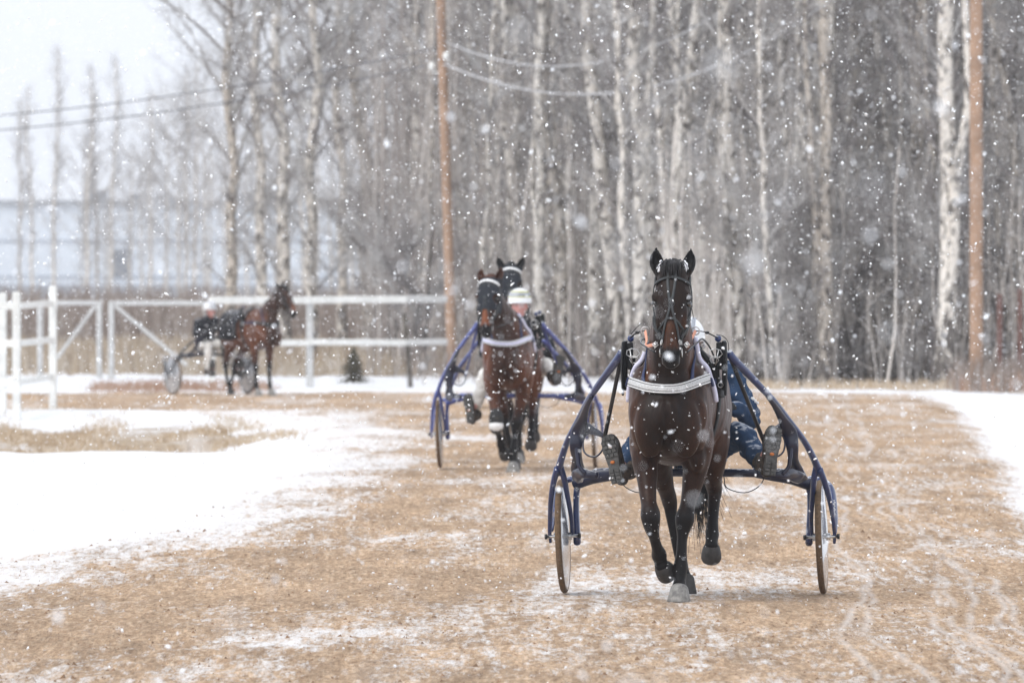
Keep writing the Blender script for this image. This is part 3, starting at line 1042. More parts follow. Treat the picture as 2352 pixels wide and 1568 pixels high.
    if blanket:
        b = Buf(); strap(b, bvh, [(-.33, .45, 1.0), (-.32, .45, 1.3), (0, .45, 1.54), (.32, .45, 1.3), (.33, .45, 1.0)], .33, .01, .02, k=5, smooth=1)
        b.build('blanket', M['black_cloth'], root)
        b = Buf(); strap(b, bvh, [(.31, -.05, 1.20), (.30, -.05, 1.35), (.2, -.05, 1.52)], .07, .01, .03)
        b.build('number_cloth', M['cloth_blue'], root)
    return root

M['reflect'] = simple('reflective_mesh', (.50, .50, .50), .6, .30, 160, bs=.3)
M['cloth_blue'] = simple('cloth_blue', (.42, .55, .80), .8, .1, 20)

# ------------------------------------------------------------------ cart
def make_cart(name, label, loc, rz, old=False, group=None):
    root = empty(name, loc, rz)
    tag(root, label, 'sulky', group)
    Minv = (Matrix.Translation((1.12, 53.1, 0)) @ Matrix.Rotation(R(-5.3), 4, 'Z')).inverted()
    def c(px, py, Y):
        q = Minv @ wp(px, py, Y)
        return (q.x, q.y, q.z)
    def z8(zx, zy, Y):       # a point of the right side of the near cart
        return c(1659.6 + zx * .3598, 763.4 + zy * .3598, Y)
    blue, dark = (M['cart_blue2'], M['cart_dark']) if old else (M['cart_blue'], M['cart_dark'])
    S = Buf()
    pts = [z8(38, 130, 51.65), z8(80, 180, 51.7), z8(150, 250, 51.8), z8(250, 355, 51.95), z8(330, 440, 52.1), z8(420, 555, 52.3), z8(520, 690, 52.5), z8(585, 810, 52.65), z8(622, 900, 52.75)]
    S.vtube(pts, [.026, .025, .023, .021, .020, .019, .020, .022, .026], n=12, k=5)
    # prongs of the front fork astride the wheel
    S.vtube([z8(600, 850, 52.7), z8(583, 940, 52.76), z8(576, 1040, 52.85), z8(566, 1180, 52.95), z8(572, 1300, 53.05)], [.020, .019, .017, .014, .012], n=10, k=4)
    S.vtube([z8(618, 870, 52.7), z8(650, 950, 52.76), z8(682, 1060, 52.85), z8(704, 1180, 52.95), z8(716, 1290, 53.02), z8(714, 1345, 53.04)], [.022, .020, .017, .014, .012, .009], n=10, k=4)
    S.build('shaft', blue, root)
    mirrored(S).build('shaft', blue, root)
    # rear fork: inner and outer leg, joined over the wheel to the crossbar
    Fk = Buf()
    zc = z8(500, 960, 53.1)
    Fk.loft([z8(535, 955, 53.12) + (.020, .030), z8(556, 1010, 53.13) + (.020, .036), z8(560, 1120, 53.13) + (.019, .040), z8(556, 1250, 53.12) + (.022, .040), z8(552, 1345, 53.12) + (.024, .036)], n=14, k=4, ex=2.6)
    Fk.loft([z8(540, 950, 53.22) + (.02, .03), z8(600, 935, 53.3) + (.02, .028), z8(660, 955, 53.3) + (.018, .028), z8(698, 1000, 53.26) + (.015, .030), z8(712, 1100, 53.2) + (.013, .034), z8(716, 1190, 53.15) + (.012, .034), z8(716, 1270, 53.1) + (.010, .022)], n=14, k=4, ref=(.7, 0, .7), ex=2.4)
    Fk.build('wheel_fork', blue, root)
    mirrored(Fk).build('wheel_fork', blue, root)
    # worn white maker's script running down the outer fork leg
    lm = Buf()
    for i in range(9):
        zx_, zy_ = 712 + (i % 2) * 4, 1072 + i * 12
        q0 = Vector(z8(zx_, zy_, 53.135)); 
        lm.box((q0.x, q0.y, q0.z), (.0035 + .0018 * (i % 3), .0015, .0042 - .0008 * (i % 2)), Matrix.Rotation(.5 * ((i * 7) % 5 - 2), 4, 'Y'))
    lm.build('fork_lettering', M['piping'], root)
    # crossbar
    C = Buf()
    zb = z8(100, 898, 53.05)[2]
    xe = z8(520, 950, 53.1)
    C.loft([(-.45, 0, zb, .026, .024), (0, 0, zb + .004, .026, .024), (.45, 0, zb, .026, .024)], n=14, k=3, ref=(0, 0, 1))
    for s in (1, -1):
        C.loft([(s * .40, 0, zb - .003, .026, .024), (s * .50, 0, zb - .008, .040, .024), (s * .60, 0, zb - .02, .045, .024), (s * (xe[0] - .03), .0, xe[2] + .005, .036, .028), (s * (xe[0] + .035), .02, xe[2] - .015, .040, .028)], n=14, k=4, ref=(0, 0, 1))
    C.build('crossbar', dark if not old else blue, root)
    # footrest plates, one each side
    Fr = Buf()
    W = (0, 1, 0)
    Y = 52.35
    Fr.ribbon([z8(285, 405, 52.0), z8(335, 470, 52.1), z8(385, 555, 52.25), z8(428, 640, Y), z8(446, 730, Y), z8(452, 810, 52.45), z8(470, 880, 52.6), z8(510, 940, 52.85)],
              [.012, .018, .029, .046, .038, .032, .044, .036], .013, W)
    Fr.ribbon([z8(425, 590, Y), z8(380, 608, Y), z8(335, 628, Y), z8(295, 645, Y), z8(262, 665, Y)], [.040, .034, .026, .018, .012], .012, W)
    Fr.ribbon([z8(500, 930, 52.7), z8(460, 915, 52.5), z8(420, 900, 52.4), z8(370, 905, Y), z8(300, 915, Y)], [.040, .040, .034, .026, .018], .012, W)
    Fr.ribbon([z8(380, 905, Y), z8(420, 860, Y), z8(432, 800, Y), z8(440, 700, Y)], [.014, .012, .014, .016], .011, W)
    Fr.tube([z8(258, 660, Y), z8(262, 735, Y - .02), z8(300, 790, Y - .05), z8(350, 790, Y - .05), z8(388, 760, Y - .03), z8(398, 700, Y), z8(380, 655, Y), z8(335, 640, Y)], .006, .006, 7, k=4)
    Fr.build('footrest', dark, root)
    mirrored(Fr).build('footrest', dark, root)
    # straight stays
    St = Buf()
    a = z8(50, 160, 51.7); bq = z8(262, 690, 52.35)
    St.tube([a, bq], .013, .013, 10)
    St.build('stay', M['black_metal'] if not old else blue, root)
    mirrored(St).build('stay', M['black_metal'] if not old else blue, root)
    if old:   # second pair of lower arc tubes on the older cart
        for s in (1, -1):
            b = Buf()
            b.vtube([(s * .33, -1.10, 1.33), (s * .42, -.9, 1.22), (s * .56, -.6, 1.05), (s * .63, -.35, .93), (s * .70, -.1, .78)], [.02, .02, .021, .021, .018], n=10, k=4)
            b.build('lower_shaft', blue, root)
    # seat
    b = Buf()
    b.loft([(0, -.02, zb + .065, .19, .018), (0, .10, zb + .075, .21, .030), (0, .28, zb + .085, .20, .032), (0, .37, zb + .12, .16, .03)], n=18, k=4, ex=2.6)
    b.build('seat', M['seat_grey'], root)
    for s in (-1, 1):
        b = Buf()
        b.tube([(s * .10, 0, zb), (s * .11, .12, zb + .04), (s * .11, .30, zb + .05)], .012, .012, 8, k=3)
        b.build('seat_bracket', dark, root)
    # brake cord slung under the crossbar
    for s in (1, -1):
        b = Buf()
        b.tube([(s * .20, -.02, zb - .02), (s * .22, -.03, zb - .09), (s * .33, -.03, zb - .12), (s * .42, -.03, zb - .08), (s * .46, -.02, zb - .01)], .0035, .0035, 5, k=5)
        b.build('cord', M['leather'], root)
    # wheels
    for s in (-1, 1):
        wr = .355
        w = empty('wheel', (s * .807, 0, wr)); w.parent = root
        w.rotation_euler = (0, R(-2.0), 0)
        t = Buf(); torus(t, (0, 0, 0), wr - .020, .020, (1, 0, 0), n=64, m=12)
        t.build('tyre', M['mud_tyre'], w)
        d = Buf()
        rings = []
        for x, r in ((-.040, .02), (-.036, .10), (-.024, .25), (-.0185, wr - .018), (-.015, wr - .008), (.015, wr - .008), (.0185, wr - .018), (.024, .25), (.036, .10), (.040, .02)):
            rings.append([(x, r * math.cos(a), r * math.sin(a)) for a in [2 * PI * j / 56 for j in range(56)]])
        d.ring_loft(rings)
        d.build('wheel_disc', M['wheel_disc'], w, auto=40)
        h = Buf(); h.tube([(-.10, 0, 0), (.10, 0, 0)], .010, .010, 10); h.tube([(-.055, 0, 0), (.055, 0, 0)], .024, .024, 14)
        h.build('hub', M['steel'], w)
        for xx in (-.105, .105):
            bb = Buf(); bb.tube([(xx - .008, 0, 0), (xx + .008, 0, 0)], .017, .017, 6)
            bb.build('axle_nut', M['black_metal'], w)
    return root

# ------------------------------------------------------------------ people
def hand_buf(b, wrist, fdir, palm, side, curl=1.0, sc=1.0):
    """wrist pos, direction of the fingers, palm normal, side = direction of the thumb"""
    w = np.array(wrist, float); f = unit(np.array(fdir, float)); p = unit(np.array(palm, float) - f * np.dot(palm, f)); s = unit(np.array(side, float))
    s = unit(s - f * s.dot(f) - p * s.dot(p))
    b.loft([tuple(w) + (.026 * sc, .019 * sc), tuple(w + f * .045 * sc) + (.040 * sc, .016 * sc), tuple(w + f * .088 * sc) + (.041 * sc, .013 * sc)], n=12, k=3, ref=tuple(s))
    for k, (o, l) in enumerate(((.030, .92), (.010, 1.0), (-.010, .94), (-.029, .76))):
        base = w + f * .080 * sc + s * o * sc
        pts = [base]; ang = 0; q = base
        for seg, dl in enumerate((.040, .027, .022)):
            ang += curl * (.75 + .08 * k) * (1.0 if seg else .8)
            q = q + (f * math.cos(ang) + p * math.sin(ang)) * dl * l * sc
            pts.append(q)
        b.vtube(pts, [.0095 * sc, .009 * sc, .0082 * sc, .007 * sc], n=8, k=3)
    tb = w + f * .025 * sc + s * .028 * sc
    b.vtube([tb, tb + (s * .7 + f * .6) * .030 * sc, tb + (s * .75 + f * 1.35 + p * .5) * .030 * sc, tb + (s * .4 + f * 1.9 + p * 1.3) * .030 * sc], [.012 * sc, .011 * sc, .010 * sc, .008 * sc], n=8, k=3)

def boot_parts(root, ankle, yaw_roll, side, mat_up='rubber', detail=True):
    """boot with its toe up and its ribbed sole turned to the horse; ankle = heel end"""
    e = empty('boot', ankle); e.parent = root
    e.rotation_euler = yaw_roll
    b = Buf()
    b.poly([( .040 * math.cos(a) * (1.0 if math.sin(a) > 0 else .85), .10 + .135 * math.sin(a)) for a in [2 * PI * j / 20 for j in range(20)]], .012)
    # waisted outsole
    sole = Buf()
    prof = [(-.035, -.02), (.035, -.02), (.040, .03), (.036, .085), (.043, .14), (.052, .20), (.048, .245), (.030, .275), (0, .285), (-.030, .275), (-.048, .245), (-.050, .20), (-.042, .14), (-.034, .085), (-.040, .03)]
    sole.poly(prof, .014)
    if detail:
        t = sole
        rnd = random.Random(3)
        for row in range(5):
            z = .155 + row * .026
            for q in (-1, 0, 1):
                t.box((q * .030 - (.004 if row % 2 else -.004), -.018, z), (.0125, .007, .0098), Matrix.Rotation(rnd.uniform(-.25, .25), 4, 'Y'))
        for row in range(4):
            z = -.008 + row * .022
            for q in (-1, 1):
                t.box((q * .018, -.018, z), (.0145, .007, .0078), Matrix.Rotation(rnd.uniform(-.15, .15), 4, 'Y'))
        o = Buf(); o.loft([(0, -.0150, .112, .014, .010), (0, -.0205, .112, .014, .010)], n=14, k=1, round_caps=False)
        o.build('badge', M['orange'], e)
    so = sole.build('sole', M['boot_sole'], e, smooth=False)
    u = Buf()
    u.loft([(0, .04, .275, .030, .018), (0, .050, .24, .045, .032), (0, .055, .17, .048, .046), (0, .065, .10, .043, .058), (0, .08, .03, .042, .064), (0, .075, -.005, .040, .055)], n=16, k=4)
    u.loft([(0, .08, .03, .045, .05), (0, .17, .045, .052, .052), (0, .25, .06, .058, .056)], n=14, k=3)
    u.loft([(0, .225, .056, .064, .062), (0, .265, .062, .064, .062)], n=14, k=2)
    me = remeshed(u, 'upper', .008, 3)
    me.materials.append(M[mat_up])
    link(bpy.data.objects.new('upper', me), e)
    return e

def make_person(name, label, root_loc, rz, J, top='denim', legs='denim', helmet='grey', face=True, voxel=.010, gloves=True, boots=None, group=None, tilt=0.0):
    root = empty(name, root_loc, rz)
    tag(root, label, 'person', group)
    B = Buf()
    head = np.array(J['head']); neck = np.array(J['neck']); chest = np.array(J['chest']); pel = np.array(J['pelvis'])
    # head with face looking along -y
    B.ell(head + (0, .012, .03), (.076, .095, .088), n=20, m=14)
    B.loft([tuple(head + (0, -.018, .02)) + (.066, .078), tuple(head + (0, -.024, -.04)) + (.062, .070), tuple(head + (0, -.034, -.085)) + (.045, .050), tuple(head + (0, -.042, -.108)) + (.026, .028)], n=18, k=4)
    B.loft([tuple(head + (0, -.092, .018)) + (.008, .008), tuple(head + (0, -.110, -.012)) + (.011, .014), tuple(head + (0, -.112, -.030)) + (.016, .013), tuple(head + (0, -.098, -.040)) + (.012, .008)], n=10, k=3)
    for s in (-1, 1):
        B.ell(head + (s * .040, -.068, -.018), (.024, .024, .022))
        B.ell(head + (s * .076, .008, -.012), (.010, .018, .030))
        B.ell(head + (s * .030, -.086, .028), (.022, .012, .008))
    B.ell(head + (0, -.094, -.062), (.024, .012, .007)); B.ell(head + (0, -.092, -.074), (.022, .012, .007))
    B.loft([tuple(neck - (0, 0, .04)) + (.062, .062), tuple(neck) + (.056, .058), tuple(head + (0, .01, -.05)) + (.054, .060)], n=16, k=3)
    B.loft([tuple(pel - (0, 0, .08)) + (.13, .10), tuple(pel) + (.155, .115), tuple((pel + chest) / 2) + (.13, .10), tuple(chest) + (.155, .11), tuple(chest + (0, 0, .10)) + (.14, .09), tuple(neck - (0, 0, .02)) + (.07, .065)], n=20, k=4)
    Jk = Buf(); Tr = Buf()
    Jk.loft([tuple(pel + (0, 0, -.03)) + (.185, .145), tuple(pel + (0, 0, .08)) + (.18, .145), tuple((pel + chest) / 2 + (0, 0, .05)) + (.175, .135), tuple(chest) + (.195, .145), tuple(chest + (0, 0, .10)) + (.175, .120), tuple(neck + (0, 0, .0)) + (.080, .080), tuple(neck + (0, 0, .035)) + (.070, .072)], n=24, k=4)
    for sd_, s in (('l', -1), ('r', 1)):
        sh, el, ha = (np.array(J[q + sd_]) for q in ('sh', 'el', 'ha'))
        hp, kn, an = (np.array(J[q + sd_]) for q in ('hp', 'kn', 'an'))
        wr = ha; G = Buf()
        B.loft([tuple(sh) + (.052, .052), tuple((sh + el) / 2) + (.043, .043), tuple(el) + (.036, .036), tuple(el * .6 + wr * .4) + (.036, .034), tuple(wr) + (.025, .022)], n=14, k=3, ref=(.3, .2, .9))
        fd = unit(wr - el)
        hand_buf(B if not gloves else G, wr, fd, (-s, 0, -.4), (0, -.2, 1), 1.0)
        if gloves:
            G.loft([tuple(wr - fd * .05) + (.036, .034), tuple(wr + fd * .01) + (.030, .026)], n=12, k=3, ref=(.3, .2, .9))
            B.loft([tuple(wr) + (.022, .018), tuple(wr + fd * .07) + (.030, .010)], n=10, k=2, ref=(.3, .2, .9))
            gm = remeshed(G, 'glove', .006, 2); gm.materials.append(M['rubber'])
            link(bpy.data.objects.new('glove', gm), root)
        B.loft([tuple(hp) + (.080, .085), tuple((hp + kn) / 2) + (.066, .068), tuple(kn) + (.050, .052), tuple(kn * .6 + an * .4) + (.050, .052), tuple(an) + (.034, .036)], n=14, k=3, ref=(.6, .2, .7))
        ft = np.array(J.get('ft' + sd_, an + np.array((0, -.13, .10))))
        B.loft([tuple(an) + (.032, .034), tuple((an + ft) / 2) + (.036, .030), tuple(ft) + (.034, .018)], n=12, k=3)
        mid = (sh + el) / 2; m2 = (el + wr) / 2
        Jk.loft([tuple(chest + (s * .10, 0, .05)) + (.09, .09), tuple(sh) + (.078, .078), tuple(mid) + (.068, .066), tuple(el) + (.060, .060), tuple(m2) + (.054, .052), tuple(wr - fd * .015) + (.040, .038)], n=16, k=4, ref=(.3, .2, .9))
        Tr.loft([tuple(pel + (s * .05, .02, .02)) + (.10, .12), tuple(hp) + (.100, .105), tuple((hp + kn) / 2) + (.088, .088), tuple(kn) + (.072, .074), tuple((kn * 2 + an) / 3) + (.074, .076), tuple((kn + an * 2) / 3) + (.066, .068), tuple(an) + (.062, .062)], n=18, k=4, ref=(.6, .2, .7))
    Tr.loft([tuple(pel + (0, 0, -.10)) + (.14, .12), tuple(pel + (0, 0, .0)) + (.165, .135), tuple(pel + (0, 0, .06)) + (.16, .13)], n=20, k=3)
    me = remeshed(B, 'body', voxel * .8, 3)
    me.materials.append(M['skin'])
    bd = link(bpy.data.objects.new('body', me), root)
    for nm, bf, mt, amp in (('jacket', Jk, top, .020), ('trousers', Tr, legs, .020)):
        me = remeshed(bf, nm, voxel * 1.1, 3)
        co = co_of(me); nr = nrm_of(me)
        d = np.array([noise.noise(Vector((p[0] * 9 + 3, p[1] * 9, p[2] * 15))) + .5 * noise.noise(Vector((p[0] * 25, p[1] * 25 + 7, p[2] * 30))) for p in co])
        set_co(me, co + nr * (d * amp)[:, None])
        me.materials.append(M[mt])
        link(bpy.data.objects.new(nm, me), root)
    if face:
        for s in (-1, 1):
            b = Buf(); b.ell(head + (s * .030, -.080, .012), (.012, .010, .010), n=12, m=8)
            eo = b.build('eye', M['eye_white'], root)
            b = Buf(); b.ell(head + (s * .030, -.088, .012), (.006, .0045, .006), n=10, m=6)
            b.build('pupil', M['eye'], eo)
        b = Buf(); b.ell(head + (0, -.104, -.068), (.020, .006, .0035))
        b.build('mouth', M['mouth'], root)
    # helmet
    head0 = head
    head = head + np.array((0, .004, .030))
    H = Buf()
    rings = []
    for i in range(9):
        ph = PI / 2 * (1 - i / 8) if i else PI / 2 * .985
        rings.append([tuple(head + (.122 * math.cos(ph) * math.cos(t), .012 + .142 * math.cos(ph) * math.sin(t), .035 + .128 * math.sin(ph))) for t in [2 * PI * j / 32 for j in range(32)]])
    for (a1, a2, zz) in ((.122, .142, .005), (.112, .132, .000), (.110, .130, .03)):
        rings.append([tuple(head + (a1 * math.cos(t), .012 + a2 * math.sin(t), zz - (.045 if math.sin(t) > -.2 else 0) * min(1, max(0, (math.sin(t) + .2) * 3)))) for t in [2 * PI * j / 32 for j in range(32)]])
    H.ring_loft(rings[::-1])
    ho = H.build('helmet', M['helmet_white'], root)
    st = Buf()
    if helmet == 'grey':
        cols = 'helmet_grey'
        for xo in (-.055, 0, .055):
            r_ = []
            for i in range(13):
                t = -.1 + i / 12 * (PI * .75)
                c = math.sqrt(max(.05, 1 - (xo / .122) ** 2))
                r_.append(head + (xo, .012 - .1435 * c * math.cos(t), .035 + .1295 * c * math.sin(t)))
            st = Buf(); st.ribbon(r_, [.013] * 13, .0015, (xo * 4, -.5, 1), k=1); st.build('stripe', M[cols], ho)
    else:
        cols = 'helmet_yellow'
        for zz, mt_, wd in ((.060, 'helmet_grey', .016), (.088, 'helmet_yellow', .008), (.036, 'helmet_yellow', .006)):
            st = Buf(); k_ = math.sqrt(max(.05, 1 - (zz / .128) ** 2))
            st.ribbon([head + (.1235 * k_ * math.sin(a), .012 - .1435 * k_ * math.cos(a), .035 + zz) for a in np.linspace(-2.6, 2.6, 25)], [wd] * 25, .002, (0, -.01, 0), k=1)
            rings_ = []
            for a in np.linspace(-2.7, 2.7, 28):
                def hp_(z_):
                    kk = math.sqrt(max(.02, 1 - (z_ / .128) ** 2))
                    return head + np.array((.1245 * kk * math.sin(a), .012 - .1445 * kk * math.cos(a), .035 + z_ * 1.01))
                lo_, hi_ = hp_(zz - wd), hp_(zz + wd)
                inn = (head - lo_) * .03
                rings_.append([lo_, hi_, hi_ + inn, lo_ + inn])
            st = Buf(); st.ring_loft(rings_)
            st.build('stripe', M[mt_], ho)
    br = Buf()
    br.ribbon([head + (.118 * math.sin(a), .012 - .146 * math.cos(a) - .018 * math.cos(a) ** 2, .012 + .0 * a) for a in np.linspace(-1.25, 1.25, 13)], [.014] * 13, .008, (0, 0, 1), k=1)
    br.build('peak', M['helmet_white'], ho)
    head = head0
    cs = Buf()
    cs.ribbon([head + (.100, -.01, .0), head + (.085, -.03, -.06), head + (.045, -.05, -.118), head + (0, -.055, -.128), head + (-.045, -.05, -.118), head + (-.085, -.03, -.06), head + (-.100, -.01, .0)], [.011] * 7, .003, (0, -1, -.3))
    cs.build('chin_strap', M['leather'], ho)
    for bt in (boots or []):
        boot_parts(root, *bt)
    return root

# ------------------------------------------------------------------ ground
TRACK = [(-5.5, 36), (-4.5, 50), (-3.75, 61.4), (-3.0, 69), (-2.6, 80), (-2.5, 95), (-2.55, 110), (-3.1, 121), (-5, 127.5), (-12, 130), (-40, 132), (-40, 150), (-20, 149.5), (-6, 149.5), (2, 150.5), (5.5, 149.5),
         (7.5, 147), (7.3, 142), (6.6, 120), (5.5, 91.6), (4.65, 75), (4.15, 64), (4.3, 52), (5.4, 36)]

def sdist(X, Y):
    """signed distance to the track outline, positive inside (depth squeezed so that the edge width reads alike)"""
    P = np.array(TRACK, float)
    d = np.full(X.shape, 1e9); inside = np.zeros(X.shape, bool)
    n = len(P)
    for i in range(n):
        a, b = P[i], P[(i + 1) % n]
        abx, aby = b - a
        t = np.clip(((X - a[0]) * abx + (Y - a[1]) * aby) / (abx * abx + aby * aby), 0, 1)
        dx, dy = X - (a[0] + t * abx), Y - (a[1] + t * aby)
        d = np.minimum(d, np.hypot(dx, dy))
        cond = ((a[1] > Y) != (b[1] > Y))
        with np.errstate(divide='ignore', invalid='ignore'):
            xi = a[0] + (Y - a[1]) * abx / aby if aby != 0 else np.full(X.shape, 1e9)
        inside ^= cond & (X < xi)
    return np.where(inside, d, -d)

_rng = np.random.default_rng(7)
_T = _rng.random((256, 256))
def vnoise(X, Y):
    xi = np.floor(X).astype(int); yi = np.floor(Y).astype(int)
    fx = X - xi; fy = Y - yi
    fx = fx * fx * (3 - 2 * fx); fy = fy * fy * (3 - 2 * fy)
    g = lambda i, j: _T[i % 256, j % 256]
    return (g(xi, yi) * (1 - fx) + g(xi + 1, yi) * fx) * (1 - fy) + (g(xi, yi + 1) * (1 - fx) + g(xi + 1, yi + 1) * fx) * fy - .5

def grid_mesh(name, xs, ys, zf, keep=None):
    X, Y = np.meshgrid(xs, ys)
    Z = zf(X, Y)
    nx, ny = len(xs), len(ys)
    co = np.stack([X, Y, Z], -1).reshape(-1, 3)
    i = np.arange(nx * ny).reshape(ny, nx)
    q = np.stack([i[:-1, :-1], i[:-1, 1:], i[1:, 1:], i[1:, :-1]], -1).reshape(-1, 4)
    if keep is not None:
        k = keep(X, Y).reshape(-1)
        q = q[k[q].any(1)]
        used = np.zeros(len(co), bool); used[q.ravel()] = True
        remap = np.cumsum(used) - 1
        co = co[used]; q = remap[q]
    me = bpy.data.meshes.new(name)
    me.vertices.add(len(co)); me.vertices.foreach_set('co', co.ravel())
    me.loops.add(len(q) * 4); me.loops.foreach_set('vertex_index', q.ravel())
    me.polygons.add(len(q)); me.polygons.foreach_set('loop_start', np.arange(0, len(q) * 4, 4))
    me.polygons.foreach_set('use_smooth', [True] * len(q))
    me.update(calc_edges=True)
    return me, co

def fattr(me, name, vals):
    a = me.attributes.new(name, 'FLOAT', 'POINT')
    a.data.foreach_set('value', np.asarray(vals, np.float32))

def track_z(X, Y):
    d = sdist(X, Y)
    z = vnoise(X * .8, Y * .25) * .035 + vnoise(X * 3.1, Y * 1.6 + 9) * .020 + vnoise(X * 9.3, Y * 5) * .026 + vnoise(X * 21, Y * 13) * .013
    calm = 1 - .6 * np.exp(-((Y - 52) / 4) ** 2)
    z = z * calm - .004
    z += .022 * np.exp(-(((Y - 51.3) / .9) ** 2 + ((X - 1.0) / .8) ** 2))
    z += np.where(d < .5, (d - .5) * .12, 0)
    return z

def mound(X, Y):
    return vnoise(X * .5 + 31, Y * .12) * .12 + vnoise(X * 1.7 + 3, Y * .5) * .05 + vnoise(X * 5.1, Y * 2.3) * .022

def ditch(X, Y):
    k = sstep(Y, 95, 101) * (1 - sstep(Y, 119, 126)) * (1 - sstep(X + (Y - 95) * -.02, -4.3, -2.6))
    return k

def snow_z(X, Y):
    d = sdist(X, Y)
    out = sstep(-d, -.6, .6)
    z = -.12 + out * .14 + mound(X, Y) * sstep(-d, .3, 2.0) * .8
    z = z - ditch(X, Y) * .22
    far = sstep(Y, 165, 260)
    return z - far * .15

xs = np.concatenate([np.arange(-9, 9.5, .055)])
ys = np.concatenate([np.arange(37, 75, .09), np.arange(75, 105, .15), np.arange(105, 152, .30)])
me, co = grid_mesh('dirt_track', xs, ys, track_z, lambda X, Y: sdist(X, Y) > -.9)
_e = sdist(co[:, 0], co[:, 1])
fattr(me, 'edge', _e * (1 - .12 * sstep(-co[:, 0], .0, 2.0) * sstep(co[:, 1], 55, 70) + 3.0 * sstep(co[:, 0], 1.5, 2.8) * (1 - sstep(co[:, 1], 138, 146))))
me.materials.append(M['track'])
tag(link(bpy.data.objects.new('dirt_track', me)), kind='structure')
me, co = grid_mesh('dirt_path', np.concatenate([np.arange(-42, -9, .5), [-9.0]]), np.arange(125, 153, .5), track_z, lambda X, Y: sdist(X, Y) > -.9)
fattr(me, 'edge', sdist(co[:, 0], co[:, 1]))
me.materials.append(M['track'])
tag(link(bpy.data.objects.new('dirt_path', me)), kind='structure')

def pad(a, lo, hi, s0):
    out = [a]; v = a[0]; L = []
    s = s0
    while v > lo:
        v -= s; s *= 1.35; L.append(max(v, lo))
    Rr = []; v = a[-1]; s = s0
    while v < hi:
        v += s; s *= 1.35; Rr.append(min(v, hi))
    return np.concatenate([np.array(L[::-1]), a, np.array(Rr)])
xs = pad(np.arange(-12, 13, .14), -430, 430, .3)
ys = pad(np.concatenate([np.arange(38, 128, .22), np.arange(128, 200, .7)]), -40, 1080, 1.0)
me, co = grid_mesh('snow_ground', xs, ys, snow_z)
g = ditch(co[:, 0], co[:, 1]) * .60
g = np.maximum(g, sstep(co[:, 1], 166, 176) * np.where(co[:, 0] > 1, .14, .52))
g = np.maximum(g, sstep(co[:, 0], 7.2, 8.5) * sstep(co[:, 1], 138, 146) * .5)
fattr(me, 'grassy', g)
me.materials.append(M['snow'])
tag(link(bpy.data.objects.new('snow_ground', me)), kind='structure')

_gx = np.arange(-45, 30, .25); _gy = np.arange(38, 300, .5)
_GX, _GY = np.meshgrid(_gx, _gy)
_HS = snow_z(_GX, _GY); _SD = sdist(_GX, _GY)
def look(T_, x, y):
    fx = min(max((x + 45) / .25, 0), len(_gx) - 1.001); fy = min(max((y - 38) / .5, 0), len(_gy) - 1.001)
    i, j = int(fx), int(fy); a, c = fx - i, fy - j
    return float((T_[j, i] * (1 - a) + T_[j, i + 1] * a) * (1 - c) + (T_[j + 1, i] * (1 - a) + T_[j + 1, i + 1] * a) * c)

# clods on the raked track
_cr = np.random.default_rng(3)
_CY = 40 + 50 * _cr.random(5600) ** 1.3; _CX = _cr.uniform(-.065, .065, 5600) * _CY
_CZ = track_z(_CX, _CY); _CS = sdist(_CX, _CY)
rnd = random.Random(11)
b = Buf()
for i in range(5200):
    X, Y = float(_CX[i]), float(_CY[i])
    if _CS[i] < .2: continue
    r = min(.020, rnd.lognormvariate(-5.25, .55))
    z = float(_CZ[i])
    k = len(b.v); a = rnd.random() * 6
    for j in range(4):
        b.v.append((X + r * math.cos(a + j * 1.57) * rnd.uniform(.7, 1.3), Y + r * math.sin(a + j * 1.57) * rnd.uniform(.7, 1.3), z - .002))
    b.v.append((X + rnd.uniform(-.3, .3) * r, Y, z + r * rnd.uniform(.6, 1.1)))
    b.f += [(k, k + 1, k + 4), (k + 1, k + 2, k + 4), (k + 2, k + 3, k + 4), (k + 3, k, k + 4), (k + 3, k + 2, k + 1, k)]
M['clod'] = simple('clod', (.24, .15, .09), .95, .45, 9)
tag(b.build('dirt_clods', M['clod'], smooth=False), kind='stuff')

# ------------------------------------------------------------------ grass and brush (nobody could count it)
def blades(name, n, area, h, w, mat, seed, lean=.5, clump=0, zf=None):
    rnd = random.Random(seed)
    b = Buf(); cols = []
    cl = []
    i = 0
    while i < n:
        p = area(rnd)
        if p is None: continue
        X, Y = p
        m = rnd.randint(1, clump) if clump else 1
        shade0 = rnd.random()
        for q in range(m):
            x = X + rnd.gauss(0, .10) if clump else X; y = Y + rnd.gauss(0, .2) if clump else Y
            z = look(_HS, x, y) - .02
            hh = h * rnd.uniform(.4, 1.15); a = rnd.random() * 6.28; l = rnd.uniform(0, lean) * hh
            dx, dy = math.cos(a) * l, math.sin(a) * l
            ww = w * rnd.uniform(.6, 1.3)
            k = len(b.v)
            b.v += [(x - ww, y, z), (x + ww, y, z), (x + dx * .35 + ww * .8, y + dy * .35, z + hh * .6), (x + dx * .35 - ww * .8, y + dy * .35, z + hh * .6), (x + dx, y + dy, z + hh)]
            b.f += [(k, k + 1, k + 2, k + 3), (k + 3, k + 2, k + 4)]
            sh = min(1, max(0, shade0 * .6 + rnd.random() * .4))
            cols += [sh] * 5
            i += 1
    me = b.mesh(name, False)
    set_col(me, np.repeat(np.array(cols)[:, None], 3, 1))
    me.materials.append(M[mat])
    o = link(bpy.data.objects.new(name, me))
    tag(o, kind='stuff')
    return o

